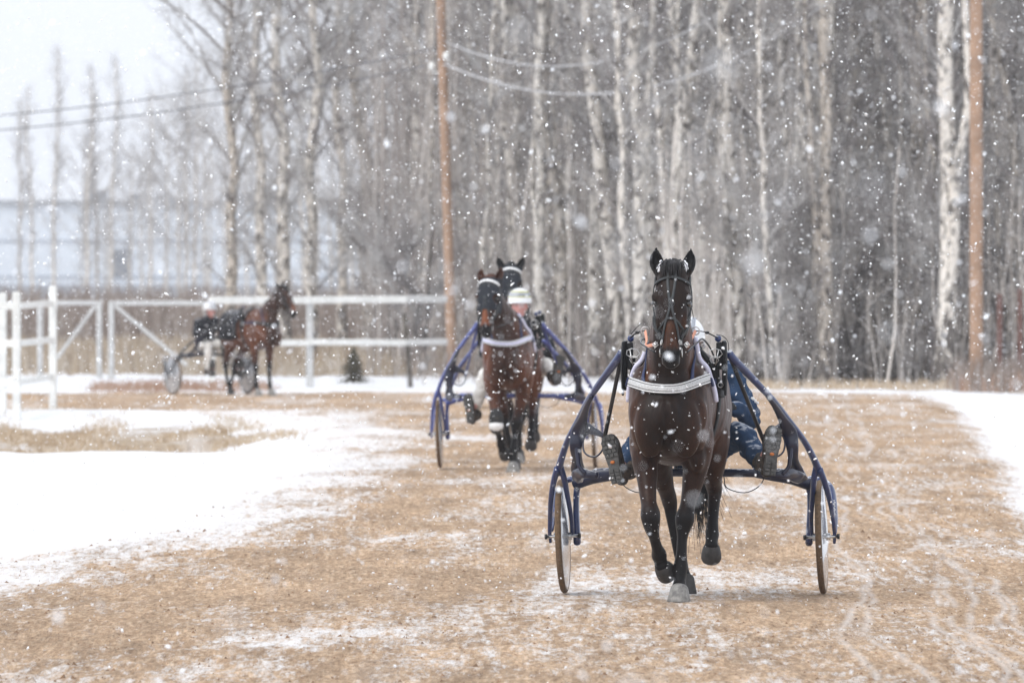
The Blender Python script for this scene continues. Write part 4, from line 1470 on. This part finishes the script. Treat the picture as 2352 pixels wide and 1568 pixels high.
def a_ditch(r):
    Y = r.uniform(96, 126); X = r.uniform(-12, -2.6)
    k = ditch(np.array([X]), np.array([Y]))[0]
    return (X, Y) if r.random() < k and noise.noise(Vector((X * 1.1, Y * .16, 2))) > .02 else None
blades('ditch_grass', 15000, a_ditch, .13, .007, 'dry_grass', 1, 1.2, 7)
def a_edge(r):
    Y = r.uniform(150.5, 153.5); X = r.uniform(2.5, 12)
    return (X, Y)
blades('verge_grass', 2500, a_edge, .22, .008, 'dry_grass', 2, .8, 5)
def a_right(r):
    Y = r.uniform(147, 158); X = r.uniform(7.8, 15)
    return (X, Y)
blades('tall_weeds', 5200, a_right, .62, .010, 'brush', 3, .4, 4)
blades('rusty_weeds', 2600, a_right, .40, .010, 'red_twig', 33, .4, 4)
def a_reed(r):
    Y = r.uniform(172, 232); X = r.uniform(-22, 3)
    return (X, Y) if noise.noise(Vector((X * .35, Y * .06, 5))) > -.3 else None
blades('reed_field', 16000, a_reed, .62, .018, 'reed', 4, .5, 6)
def a_thick(r):
    return (r.uniform(-32, 4), r.uniform(236, 290))
blades('brush_thicket', 15000, a_thick, 1.9, .022, 'brush', 5, .5, 6)
def a_red(r):
    Y = r.uniform(149.2, 152.5); X = r.uniform(-7.4, -4.3)
    return (X, Y)
blades('red_stubble', 1600, a_red, .22, .007, 'red_twig', 6, .6, 4)
def a_edge2(r):
    Y = r.uniform(127, 130.5); X = r.uniform(-12, -3.2)
    return (X, Y)
blades('path_grass', 1500, a_edge2, .10, .007, 'dry_grass', 7, .8, 4)
def a_under(r):
    Y = r.uniform(160, 215); X = r.uniform(-.012, .085) * Y
    return (X, Y)
blades('undergrowth', 3000, a_under, 1.0, .012, 'brush', 8, .7, 5)

# ------------------------------------------------------------------ far hall
hall = empty('industrial_hall', (-53, 900, -.5))
hall.scale = (1.6, 1.6, 1.6)
tag(hall, 'long pale blue industrial hall fading into the snowfall at far left', 'building')
b = Buf(); b.box((0, 9, 3.25), (24, 9, 3.25)); b.build('wall', 'hall_wall', hall, smooth=False)
b = Buf(); b.box((0, 9, 6.65), (24.3, 9.3, .15)); b.build('roof', 'hall_roof', hall, smooth=False)
for (x, w, h) in ((-4.2, .8, .30), (5.5, .8, .3), (9.2, 1.4, .22), (16, 2.2, .2)):
    b = Buf(); b.box((x, 3, 6.8 + h), (w, 1.4, h)); b.build('roof_vent', 'hall_roof', hall, smooth=False)
for z, h in ((4.1, .06), (1.75, .07), (.6, .6)):
    b = Buf(); b.box((0, -.03, z), (24.05, .06, h)); b.build('cladding_band', 'hall_band', hall, smooth=False)
b = Buf(); b.box((7.4, -.04, 2.6), (.55, .06, .9)); w_ = b.build('window', 'dark_glass', hall, smooth=False)
b = Buf()
for xx in (-.6, .6): b.box((7.4 + xx, -.05, 2.6), (.05, .09, 1.0))
for zz in (-.95, .95): b.box((7.4, -.05, 2.6 + zz), (.55, .09, .05))
b.build('window_frame', 'hall_band', w_, smooth=False)

# ------------------------------------------------------------------ fences and gates
def bar(b, p, q, w, h=None):
    h = h or w
    p = Vector(p); q = Vector(q); d = q - p
    rot = d.to_track_quat('X', 'Z').to_matrix().to_4x4()
    b.box((p + q) / 2, (d.length / 2, w, h), rot, bev=min(w, h) * .3)

f = empty('rail_fence', (0, 160, 0))
tag(f, 'long white two-rail paddock fence running behind the horses into the wood', 'fence')
def fpt(k, z):
    return (-5.45 + 1.76 * k, -5 + .75 * k, z)
for k in range(0, 3):
    b = Buf(); x, y, _ = fpt(k, 0)
    if k == 2:
        b.tube([(x + .08, y, -.2), (x + .03, y, .5), (x - .05, y, 1.35)], .05, .04, 8); b.build('post', 'bark_dark', f)
    else:
        bar(b, (x, y, -.2), (x, y, 1.64), .065); b.build('post', 'old_paint' if k % 3 else 'white_paint', f, auto=40)
for k in range(0, 3):
    for z, s in ((1.59, .065), (.815, .055)):
        p, q = fpt(k, z), fpt(k + (1 if k < 2 else .42), z)
        b = Buf(); bar(b, (p[0] + .003, p[1] - .10, p[2] + rnd.uniform(-.015, .015)), (q[0] - .003, q[1] - .10, q[2] + rnd.uniform(-.015, .015)), .03, s)
        b.build('rail', 'white_paint' if k < 2 else 'old_paint', f, auto=40)

f = empty('rail_fence', (0, 200, 0))
tag(f, 'snow-topped rail fence glimpsed between the birches right of the nearest horse', 'fence')
for k in range(7):
    x = 2.6 + k * 1.35
    b = Buf(); bar(b, (x, 0, -.2), (x, 0, 1.6), .05); b.build('post', 'old_paint', f, auto=40)
    if k < 6:
        for z in (1.52, .75):
            b = Buf(); bar(b, (x + .003, -.08, z), (x + 1.347, -.08, z + .01), .03, .06); b.build('rail', 'white_paint', f, auto=40)

f = empty('rail_fence', (-7.6, 126, 0))
tag(f, 'tall white three-rail fence corner cut off by the left edge', 'fence')
for x, y, h in ((.06, .3, 1.76), (.43, -2.5, 1.78), (.66, 3.0, 1.86), (-1.9, .2, 1.76), (-3.8, .2, 1.76)):
    b = Buf(); bar(b, (x, y, -.12), (x, y, h), .058); b.build('post', 'white_paint', f, auto=40)
for z in (1.575, 1.03, .47):
    b = Buf(); bar(b, (-5.0, 1.2, z + .02), (.43, -2.42, z), .022, .052); b.build('rail', 'white_paint', f, auto=40)
    b = Buf(); bar(b, (.43, -2.40, z), (.66, 2.92, z + .02), .022, .045); b.build('rail', 'white_paint', f, auto=40)

def gate(loc, w, flip, label):
    g = empty('paddock_gate', loc)
    tag(g, label, 'gate', 'paddock gates')
    for x in (0, w):
        b = Buf(); bar(b, (x, 0, -.1), (x, 0, 1.54), .055); b.build('gate_post', 'old_paint', g, auto=40)
    b = Buf(); bar(b, (.06, 0, 1.50), (w - .06, 0, 1.50), .03, .045); b.build('top_rail', 'old_paint', g, auto=40)
    b = Buf()
    bar(b, (.08 if not flip else w - .08, -.02, 1.44), (w * .78 if not flip else w * .2, -.02, .28), .025, .035); b.build('brace', 'old_paint', g, auto=40)
gate(((-1176 + 92) / FPX * 168, 168, 0), (228 - 92) / FPX * 168, True, 'pale wooden gate with brace falling to the left, behind the tall fence')
gate(((-1176 + 256) / FPX * 167, 167, 0), (478 - 256) / FPX * 167, False, 'pale wooden gate with brace falling to the right towards the seated driver')

for i, (px, h, lab) in enumerate(((2172, 1.75, 'dark red wooden post left of the thick wooden pole'), (2296, 1.7, 'dark red wooden post just right of the thick wooden pole'), (2343, 1.8, 'dark red wooden post at the right edge of the picture'))):
    p = wp(px, 890, 153)
    b = Buf(); bar(b, (0, 0, -.15), (0, 0, h), .05); o = b.build('wooden_post', 'red_wood', auto=40)
    o.location = (p.x, 153, 0)
    tag(o, lab, 'post', 'dark red posts by the pole')

# ------------------------------------------------------------------ poles and wires
def pole(loc, top, r0, r1, label, ins):
    o = empty('utility_pole', loc); tag(o, label, 'pole')
    b = Buf(); b.vtube([(0, 0, -.4), tuple(Vector(top) * .3), tuple(Vector(top) * .65), top], [r0, r0 * .96, (r0 + r1) / 2, r1], n=16, k=3)
    b.build('pole_shaft', 'pole_wood', o)
    for p in ins:
        b = Buf(); b.ell(p, (.075, .075, .09)); b.tube([(p[0], p[1], p[2] - .12), (p[0] * .3, p[1], p[2] - .12)], .018, .018, 6)
        b.build('insulator', 'porcelain', o)
    return o
pole((8.11, 149, 0), (-.02, 0, 12.5), .118, .100, 'thick weathered brown wooden pole at the right edge of the wood', [(.2, 0, 9.4), (-.2, 0, 11.1)])
LP = Vector((-1.17, 168, 0))
pole(tuple(LP), (-.27, 0, 8.6), .100, .088, 'slim brown wooden pole rising behind the pair of horses', [(-.40, 0, 6.15), (-.12, -.17, 6.35)])

def wire(name, A, Bp, sag, r, mat, label, group):
    A = Vector(A); Bp = Vector(Bp)
    pts = []
    for i in range(41):
        t = i / 40
        p = A.lerp(Bp, t); p.z -= sag * 4 * t * (1 - t)
        pts.append(tuple(p))
    b = Buf(); b.tube(pts, r, r, 6)
    tag(b.build(name, mat), label, 'wire', group)
wire('power_line', (-1.34, 167.9, 6.2), (8.31, 149, 9.4), 2.0, .017, 'wire_snow', 'lower snow-coated wire sagging in front of the wood', 'snow-coated wires in front of the wood')
wire('power_line', (-1.34, 168, 6.65), (7.9, 149, 11.1), 2.3, .014, 'wire_snow', 'upper snow-coated wire sagging in front of the wood', 'snow-coated wires in front of the wood')
a1 = wp(-420, 285, 215); a2 = wp(-420, 318, 215)
wire('power_line', (-1.5, 168, 6.5), tuple(a1), .35, .014, 'wire_dark', 'upper dark wire crossing the white sky at left', 'dark wires crossing the sky')
wire('power_line', (-1.5, 168, 6.2), tuple(a2), .35, .014, 'wire_dark', 'lower dark wire crossing the white sky at left', 'dark wires crossing the sky')

# ------------------------------------------------------------------ bare trees
def rotv(v, ax, a):
    return Matrix.Rotation(a, 3, ax) @ v

def birch_proto(seed, H=15, r0=.11, nb=46, start=1.4, spread=1.0, fine=1.0, up=.75):
    rnd = random.Random(seed)
    tr = Buf(); cr = Buf()
    n = 14
    lean = Vector((rnd.gauss(0, .05), rnd.gauss(0, .05), 0))
    tp = []
    off = Vector((0, 0, 0))
    for i in range(n + 1):
        t = i / n
        off = off + Vector((rnd.gauss(0, .075), rnd.gauss(0, .075), 0)) * (.5 + t)
        tp.append(Vector((0, 0, t * H)) + lean * t * H + off)
    tp[0].z = -.2
    tr.vtube([tuple(p) for p in tp], [r0 * (1.15 - t) ** .75 * (1.25 if t < .03 else 1) + .008 for t in np.linspace(0, 1, n + 1)], n=9, k=2)
    if rnd.random() < .55:      # a second stem
        k = rnd.randint(0, 2)
        d = Vector((rnd.uniform(-1, 1), rnd.uniform(-1, 1), 0)).normalized()
        sp = [tp[k] + d * (.3 * math.sqrt(j)) * .6 + Vector((0, 0, j * 1.1)) + Vector((rnd.gauss(0, .04), rnd.gauss(0, .04), 0)) for j in range(9)]
        sp[0] = tp[k]
        tr.vtube([tuple(p) for p in sp], list(np.linspace(r0 * .7, r0 * .15, 9)), n=7, k=2)
    def at(h):
        t = h / H * n; i = min(n - 1, int(t)); f_ = t - i
        return tp[i].lerp(tp[i + 1], f_)
    for i in range(nb):
        h = start + (H * .97 - start) * (i + rnd.random()) / nb
        rel = h / H
        L = spread * (.5 + 2.3 * math.sin(PI * min(1, (1 - rel) * .9 + .12)) ** .9) * rnd.uniform(.6, 1.15)
        if rel < .25: L *= rnd.uniform(.25, .7)
        az = rnd.random() * 2 * PI
        d = Vector((math.cos(az), math.sin(az), up * rnd.uniform(.7, 1.4))).normalized()
        p = at(h); pts = [p.copy()]
        m = 5
        for j in range(m):
            d = (d + Vector((rnd.gauss(0, .12), rnd.gauss(0, .12), .10 - .05 * j + rnd.gauss(0, .05)))).normalized()
            p = p + d * L / m
            pts.append(p.copy())
        rb = .012 + .012 * L * (1 - rel * .4)
        cr.vtube([tuple(q) for q in pts], list(np.linspace(rb, .005, m + 1)), n=4)
        ns = int((7 + L * 5) * fine)
        for s in range(ns):
            t = rnd.uniform(.12, 1) * m; ii = min(m - 1, int(t))
            q0 = pts[ii].lerp(pts[ii + 1], t - ii)
            dd = (d * .6 + Vector((rnd.gauss(0, .6), rnd.gauss(0, .6), rnd.gauss(.35, .45)))).normalized()
            l2 = rnd.uniform(.25, .75) * (.5 + L * .28)
            q1 = q0 + dd * l2 * .5; q2 = q1 + (dd + Vector((rnd.gauss(0, .25), rnd.gauss(0, .25), rnd.gauss(-.05, .25)))).normalized() * l2 * .5
            cr.tube([tuple(q0), tuple(q1), tuple(q2)], .0065, .0035, 3, cap=False)
            for w in range(3):
                q3 = (q0, q1, q2)[w]
                d3 = (dd * .7 + Vector((rnd.gauss(0, .55), rnd.gauss(0, .55), rnd.gauss(-.05, .5)))).normalized()
                e = rnd.uniform(.15, .45)
                cr.tube([tuple(q3), tuple(q3 + d3 * e)], .0042, .0028, 3, cap=False)
    return tr.mesh('trunk'), cr.mesh('crown', False)

protos = []
for i, (H, r0, nb, st, spd, fn) in enumerate(((15, .105, 40, 1.4, .85, .75), (14, .085, 38, 1.2, .8, .8), (16, .130, 44, 2.2, 1.0, .8), (12, .070, 38, 1.0, .7, .8),
                                             (10, .050, 36, .6, .6, .8), (15, .115, 44, 1.2, 1.0, .8), (13, .080, 44, .9, .9, .8), (15, .095, 36, 1.6, .8, .75), (14, .075, 38, 1.0, .8, .8))):
    t_, c_ = birch_proto(40 + i, H, r0, nb, st, spd, fn)
    t_.materials.append(M['birch']); c_.materials.append(M['twigs'])
    protos.append((t_, c_))
big = birch_proto(77, 17, .13, 46, 1.6, 1.9, 1.35, .95)
big[0].materials.append(M['birch']); big[1].materials.append(M['twigs'])
poplar = birch_proto(78, 14, .085, 60, 2.0, .42, .8, 1.3)
poplar[0].materials.append(M['birch']); poplar[1].materials.append(M['twigs'])

def tree(pr, x, y, sc, rz, label, group, z=0, name='birch_tree', cat='tree', szz=None):
    o = empty(name, (x, y, z), rz)
    o.scale = (sc, sc, szz or sc)
    tag(o, label, cat, group)
    link(bpy.data.objects.new('trunk', pr[0]), o)
    link(bpy.data.objects.new('crown', pr[1]), o)
    return o

rnd = random.Random(5)
n_for = 0
rows = [(153, 164, 40), (164, 180, 52), (180, 200, 56), (200, 230, 52), (230, 270, 44), (270, 330, 34)]
for y0, y1, cnt in rows:
    k = 0
    while k < cnt:
        Y = rnd.uniform(y0, y1)
        px = rnd.uniform(830, 2560)
        lo = {153: 1380, 164: 1090, 180: 960}.get(y0, 840)
        if px < lo: continue
        if abs(px - 1030) < 34 and Y < 172: continue
        if 2200 < px < 2285 and Y < 160: continue
        X = (px - 1176) / FPX * Y
        tree(protos[rnd.choice((0, 1, 2, 3, 4, 5, 6, 7, 8, 0, 7, 1))], X, Y, rnd.uniform(.85, 1.2), rnd.random() * 6.28,
             'bare pale-barked birch of the dense wood behind the horses', 'bare birches of the dense wood', z=-.05)
        k += 1; n_for += 1
for px, Y, sc, lab in ((535, 205, .95, 'bare birch at the left end of the birch group beyond the gates'), (603, 215, 1.0, 'bare birch second from left in the group beyond the gates'),
                       (655, 200, 1.05, 'tallest thick birch of the open group behind the chestnut horse'), (712, 188, .9, 'bare birch with bright trunk right behind the white fence post'),
                       (790, 225, .95, 'bare birch leaning beside the edge of the wood, right of the bright trunk')):
    tree(big, (px - 1176) / FPX * Y, Y, sc, rnd.random() * 6.28, lab, 'open group of birches beyond the white fence')
for k in range(24):
    Y = rnd.uniform(480, 620); px = 175 + k * 28 + rnd.uniform(-12, 12)
    ty = 430 - (px - 175) * .55 + rnd.uniform(-90, 50)
    sc_ = ((643 - ty) * Y / FPX + CAM_H) / 15.5
    tree(big if k % 3 == 1 else protos[(3, 7, 8)[k % 3]], (px - 1176) / FPX * Y, Y, sc_, rnd.random() * 6.28, 'faint fine-branched birch veiling the right half of the hall', 'faint birches veiling the hall')
for i, (px, Y, ty) in enumerate(((45, 530, 230), (76, 525, 200), (120, 500, 110), (196, 515, 150), (226, 545, 210), (252, 500, 130), (345, 550, 210), (428, 520, 150), (470, 550, 190), (-60, 520, 150))):
    h = CAM_H + (643 - ty) / FPX * Y
    labs = ['faint slender tree nearest the left edge, in front of the hall', 'faint slender tree, second from left in front of the hall', 'faint tall slender tree above the tall white fence corner', 'faint slender tree in front of the hall, above the first gate',
            'faint thin tree just left of the taller one over the gate posts', 'faint tall slender tree above the gap between the gates', 'faint slender tree right of the hall window, over the second gate', 'faint slender tree above the seated driver',
            'faint slender tree just left of the open birch group', 'faint slender tree beyond the left edge']
    if i == 9: continue
    tree(poplar, (px - 1176) / FPX * Y, Y, h / 14, rnd.random() * 6.28, labs[i], 'faint slender trees in front of the hall', name='slender_tree')
# dark twisted bushes standing at the front of the wood
bush = birch_proto(91, 3.2, .05, 34, .15, .9, 1.6, .9)
bush[0].materials.append(M['bark_dark']); bush[1].materials.append(M['twigs'])
bl = ['dark bare bush left of the bay horse, by the fence', 'dark bare bush right of the nearest horse at the edge of the wood', 'dark crooked bush in the middle of the wood edge', 'dark bare bush midway between the nearest horse and the thick pole', 'dark thicket bush just left of the thick pole', 'dark bush right of the thick pole', 'twiggy bush between the slim pole and the white fence']
for i, (px, Y, sc) in enumerate(((960, 170, .8), (1745, 156, .9), (1850, 155, 1.0), (1960, 157, 1.0), (2110, 155, .95), (2310, 158, 1.1), (905, 185, 1.0))):
    tree(bush, (px - 1176) / FPX * Y, Y, sc, rnd.random() * 6.28, bl[i], 'dark bare bushes along the wood edge', name='bare_bush', cat='bush')
# small spruce sapling beyond the fence
sp = empty('spruce_sapling', ((812 - 1176) / FPX * 162, 162, 0)); sp.scale = (1.2, 1.2, .72); tag(sp, 'small dark brownish conifer sapling under the lower white rail', 'tree')
b = Buf(); b.tube([(0, 0, -.1), (0, 0, .95)], .03, .006, 7); b.build('trunk', 'bark_dark', sp)
b = Buf(); r2 = random.Random(4)
for i in range(420):
    h = r2.random() ** .8 * .9; rr = (.98 - h) * .36 * r2.uniform(.4, 1.1); a = r2.random() * 6.28
    b.tube([(0, 0, h + .06), (rr * math.cos(a), rr * math.sin(a), h - rr * .25)], .012, .006, 3, cap=False)
b.build('crown', 'spruce', sp)

# dense thin saplings and wands filling the wood
rs = random.Random(66)
b = Buf(); cols = []
def wand(b, pts, r, sh):
    k = len(b.v); b.tube(pts, r, r * .45, 3, cap=False); cols.extend([sh] * (len(b.v) - k))
for i in range(2100):
    Y = rs.uniform(156, 265) if i % 4 else rs.uniform(154, 175); px = rs.uniform(850, 2560)
    if px < 1500 and Y < 172: continue
    X = (px - 1176) / FPX * Y; H = rs.uniform(2.5, 9.5)
    if Y < 165 : H = rs.uniform(1.5, 5)
    lx, ly = rs.gauss(0, .07), rs.gauss(0, .07); pale = (i % 3 == 0 and px > 1120) or (i % 2 == 0 and px > 1560)
    sh = rs.uniform(.8, 1) if pale else rs.random() * .75
    thick = 1.25 if pale else .9
    P = [(X + lx * H * t + rs.gauss(0, .03), Y + ly * H * t, H * t - .1) for t in (0, .25, .5, .75, 1)]
    wand(b, P, (.008 + .0035 * H) * thick, sh)
    for j in range(int(4 + H * 3.4) if not pale else int(3 + H * 1.8)):
        t = rs.uniform(.12, 1) * 4; ii = min(3, int(t)); f_ = t - ii
        q = [P[ii][c_] * (1 - f_) + P[ii + 1][c_] * f_ for c_ in range(3)]
        L = rs.uniform(.25, .95); a = rs.random() * 6.28; u_ = rs.uniform(.2, 1.3)
        e1 = (q[0] + math.cos(a) * L * .5, q[1] + math.sin(a) * L * .5, q[2] + u_ * L * .5)
        e2 = (e1[0] + math.cos(a + .4) * L * .4, e1[1] + math.sin(a + .4) * L * .4, e1[2] + u_ * L * .6)
        wand(b, [tuple(q), e1, e2], .0075, min(1, sh * .7 + rs.random() * .3))
me = b.mesh('sapling_thicket', False)
set_col(me, np.repeat(np.array(cols)[:, None], 3, 1))
me.materials.append(M['sapling'])
tag(link(bpy.data.objects.new('sapling_thicket', me)), kind='stuff')

# ------------------------------------------------------------------ rigs
RZ1 = R(-5.3)
horse1 = make_horse('horse', 'dark bay horse trotting towards the camera in the foreground, white-lined breast collar', (.99, 51.7, 0), RZ1, voxel=.0085,
                    poll=(.042, -.78, 2.005), yaw=R(0), pitch=.30)
horse1.scale = (.982, .982, .982)
horse1.location.z = .020
cart1 = make_cart('harness_sulky', 'dark blue two-wheeled racing sulky behind the foreground horse', (1.12, 53.1, 0), RZ1)
J1 = dict(pelvis=(0, .18, .93), chest=(0, .13, 1.26), neck=(-.02, .08, 1.42), head=(-.045, .03, 1.535), shl=(-.20, .12, 1.38), shr=(.22, .12, 1.38), ell=(-.33, -.05, 1.10), elr=(.37, .0, 1.08),
          hal=(-.16, -.27, 1.17), har=(.25, -.24, 1.17), hpl=(-.11, .10, .90), hpr=(.11, .10, .90), knl=(-.29, -.38, .95), knr=(.33, -.36, 1.00), anl=(-.37, -.60, .775), anr=(.47, -.58, .82),
          ftl=(-.42, -.72, .86), ftr=(.53, -.70, .92))
person1 = make_person('person', 'driver in blue suit and grey-striped white helmet, mostly hidden behind the foreground horse', (1.12, 53.1, 0), RZ1, J1, 'denim', 'denim', 'grey',
                      boots=[((-.40, -.82, .725), (0, -.22, -.28), -1), ((.535, -.82, .775), (0, .10, .28), 1)])
b = Buf()
tx = (-.9, -.35), (-.55, .55), (-.2, .0), (.1, .6), (.35, -.2), (.7, .5), (.95, -.1)
for i in range(len(tx) - 1):
    bar(b, (.395 + tx[i][0] * .022, -.062, 1.20 + tx[i][1] * .020 - tx[i][0] * .02), (.395 + tx[i + 1][0] * .022, -.062, 1.20 + tx[i + 1][1] * .020 - tx[i + 1][0] * .02), .006, .007)
b.build('sleeve_emblem', 'piping', person1)

RZ2 = R(-3.0)
horse2 = make_horse('horse', 'bright bay horse with black hood, turning its head to the left, second in line', (-.02, 87.1, 0), RZ2, voxel=.0095, level=1,
                    poll=(-.16, -.80, 1.93), yaw=R(-16), roll=R(-3), pitch=.36, hood=True, tone=(.150, .050, .022), white_boot=True, seed=8,
                    neck=[(0, -.22, 1.32, .15, .30), (0, -.40, 1.42, .165, .28), (-.06, -.55, 1.56, .135, .20), (-.13, -.68, 1.73, .110, .155), (-.16, -.76, 1.88, .085, .115)])
cart2 = make_cart('harness_sulky', 'faded blue two-wheeled sulky with double tubes, behind the second horse', (.05, 88.5, 0), RZ2, old=True)
J2 = dict(pelvis=(0, .18, .98), chest=(.02, .10, 1.36), neck=(.03, .05, 1.54), head=(.03, .01, 1.675), shl=(-.19, .10, 1.46), shr=(.23, .10, 1.46), ell=(-.33, -.08, 1.20), elr=(.36, -.05, 1.20),
          hal=(-.16, -.32, 1.22), har=(.30, -.30, 1.22), hpl=(-.11, .10, .94), hpr=(.11, .10, .94), knl=(-.30, -.34, .98), knr=(.32, -.38, 1.08), anl=(-.40, -.50, .66), anr=(.43, -.62, .92),
          ftl=(-.44, -.62, .62), ftr=(.46, -.74, 1.0))
person2 = make_person('person', 'red-cheeked driver in white and yellow helmet, black jacket and white trousers', (.05, 88.5, 0), RZ2, J2, 'black_cloth', 'white_cloth', 'yellow', voxel=.011,
                      boots=[((-.44, -.72, .50), (0, -.12, -.2), -1), ((.46, -.86, .90), (0, .10, .28), 1)])
horse3 = make_horse('horse', 'dark-eared horse with black hood held high, right behind the helmeted driver', (.03, 91.4, 0), R(-3), voxel=.0105, level=0,
                    poll=(.0, -.86, 2.06), hood=True, tone=(.075, .026, .013), seed=9, ear_lean=1.9)
# far-left turnout
RZ4 = R(31)
horse4 = make_horse('horse', 'chestnut horse with dark blanket standing with its head raised and turned right, far left', ((583 - 1176) / FPX * 144.5, 144.5, 0), RZ4, voxel=.013, level=0,
                    poll=(.12, -.84, 1.93), yaw=R(20), pitch=.50, collar_on=False, tone=(.16, .055, .024), blanket=True, seed=12,
                    legs=[(STAND_FORE, FORE_PLANTED_HOOF), (mir(STAND_FORE), FORE_PLANTED_HOOF), (HIND_PLANTED, HIND_PLANTED_HOOF), (mir(HIND_PLANTED), HIND_PLANTED_HOOF)],
                    neck=[(0, -.22, 1.30, .15, .29), (0, -.42, 1.38, .155, .25), (.03, -.57, 1.55, .130, .20), (.08, -.70, 1.73, .108, .155), (.12, -.79, 1.87, .085, .115)])
horse4.scale = (.93, .93, .93)
off = Matrix.Rotation(RZ4, 3, 'Z') @ Vector((-.12, 1.4, 0))
c4 = (horse4.location.x + off.x * .95, 144.5 + off.y * .95, 0)
cart4 = make_cart('harness_sulky', 'dark sulky hitched to the chestnut horse at far left', c4, RZ4)
cart4.scale = (.9, .9, .9)
for o_ in cart4.children_recursive:
    if o_.type == 'MESH' and o_.data.materials[0] in (M['cart_blue'], M['cart_blue2']):
        o_.data.materials[0] = M['black_metal']
J4 = dict(J1); J4['head'] = (0, -.02, 1.52); J4['neck'] = (0, .02, 1.39); J4['chest'] = (0, .09, 1.22)
J4.update(shl=(-.20, .08, 1.33), shr=(.20, .08, 1.33), knl=(-.22, -.34, .90), knr=(.24, -.34, .90), anl=(-.26, -.45, .48), anr=(.28, -.45, .48), ftl=(-.28, -.58, .44), ftr=(.30, -.58, .44))
person4 = make_person('person', 'driver in dark jacket and white trousers seated behind the chestnut horse at far left', c4, RZ4, J4, 'black_cloth', 'white_cloth', 'grey', voxel=.016,
                      boots=[((-.28, -.64, .36), (.0, -.05, 0), -1), ((.30, -.64, .36), (0, .05, 0), 1)])
person4.scale = (.93, .93, .93)

# ------------------------------------------------------------------ falling snow
def falling_snow():
    rg = np.random.default_rng(52)
    ico_v = []
    ph = (1 + 5 ** .5) / 2
    for a, b_ in ((-1, ph), (1, ph), (-1, -ph), (1, -ph)):
        ico_v += [(a, b_, 0), (0, a, b_), (b_, 0, a)]
    V = np.array(ico_v) / math.hypot(1, ph)
    from itertools import combinations
    F = []
    e = 1.0515 * 1.01
    for i, j, k in combinations(range(12), 3):
        if max(np.linalg.norm(V[i] - V[j]), np.linalg.norm(V[j] - V[k]), np.linalg.norm(V[i] - V[k])) < e:
            n = np.cross(V[j] - V[i], V[k] - V[i])
            F.append((i, j, k) if n.dot(V[i]) > 0 else (i, k, j))
    F = np.array(F)
    y0, y1 = 5.0, 145.0
    wx, wz = .085, .062
    vol = 4 * wx * wz * (y1 ** 3 - y0 ** 3) / 3
    n = int(vol * SNOW_DENSITY)
    Y = (y0 ** 3 + rg.random(n) * (y1 ** 3 - y0 ** 3)) ** (1 / 3)
    X = (rg.random(n) * 2 - 1) * wx * Y
    Z = CAM_H - .0072 * Y + (rg.random(n) * 2 - 1) * wz * Y
    ok = Z > .03
    X, Y, Z = X[ok], Y[ok], Z[ok]; n = len(X)
    r = np.clip(rg.lognormal(math.log(.0031), .50, n), .0013, .0090)
    S = np.stack([r * rg.uniform(.8, 2.1, n), r * rg.uniform(.6, 1.2, n), r * rg.uniform(.5, 1.1, n)], -1)
    Q, _ = np.linalg.qr(rg.normal(size=(n, 3, 3)))
    W = (V[None] * rg.uniform(.6, 1.25, (n, 12, 1))) * S[:, None, :]
    W = np.einsum('nij,nvj->nvi', Q, W) + np.stack([X, Y, Z], -1)[:, None, :]
    me = bpy.data.meshes.new('falling_snow')
    me.vertices.add(n * 12); me.vertices.foreach_set('co', W.ravel())
    q = (F[None] + (np.arange(n) * 12)[:, None, None]).reshape(-1, 3)
    me.loops.add(len(q) * 3); me.loops.foreach_set('vertex_index', q.ravel())
    me.polygons.add(len(q)); me.polygons.foreach_set('loop_start', np.arange(0, len(q) * 3, 3))
    me.update(calc_edges=True)
    me.materials.append(M['flake'])
    tag(link(bpy.data.objects.new('falling_snow', me)), kind='stuff')
    return n
SNOW_DENSITY = 9.0
n_flakes = falling_snow()

# ------------------------------------------------------------------ haze of the snowfall
def haze():
    b = Buf(); b.box((0, 520, 18), (440, 570, 21))
    m = bpy.data.materials.new('haze'); m.use_nodes = True
    nt = m.node_tree
    for n in list(nt.nodes): nt.nodes.remove(n)
    out = nt.nodes.new('ShaderNodeOutputMaterial'); v = nt.nodes.new('ShaderNodeVolumePrincipled')
    v.inputs['Color'].default_value = (.93, .95, 1, 1)
    v.inputs['Density'].default_value = .00026
    v.inputs['Anisotropy'].default_value = .2
    nt.links.new(v.outputs[0], out.inputs['Volume'])
    o = b.build('haze', m, smooth=False)
    tag(o, kind='stuff')
haze()
print('trees', n_for, 'flakes', n_flakes)
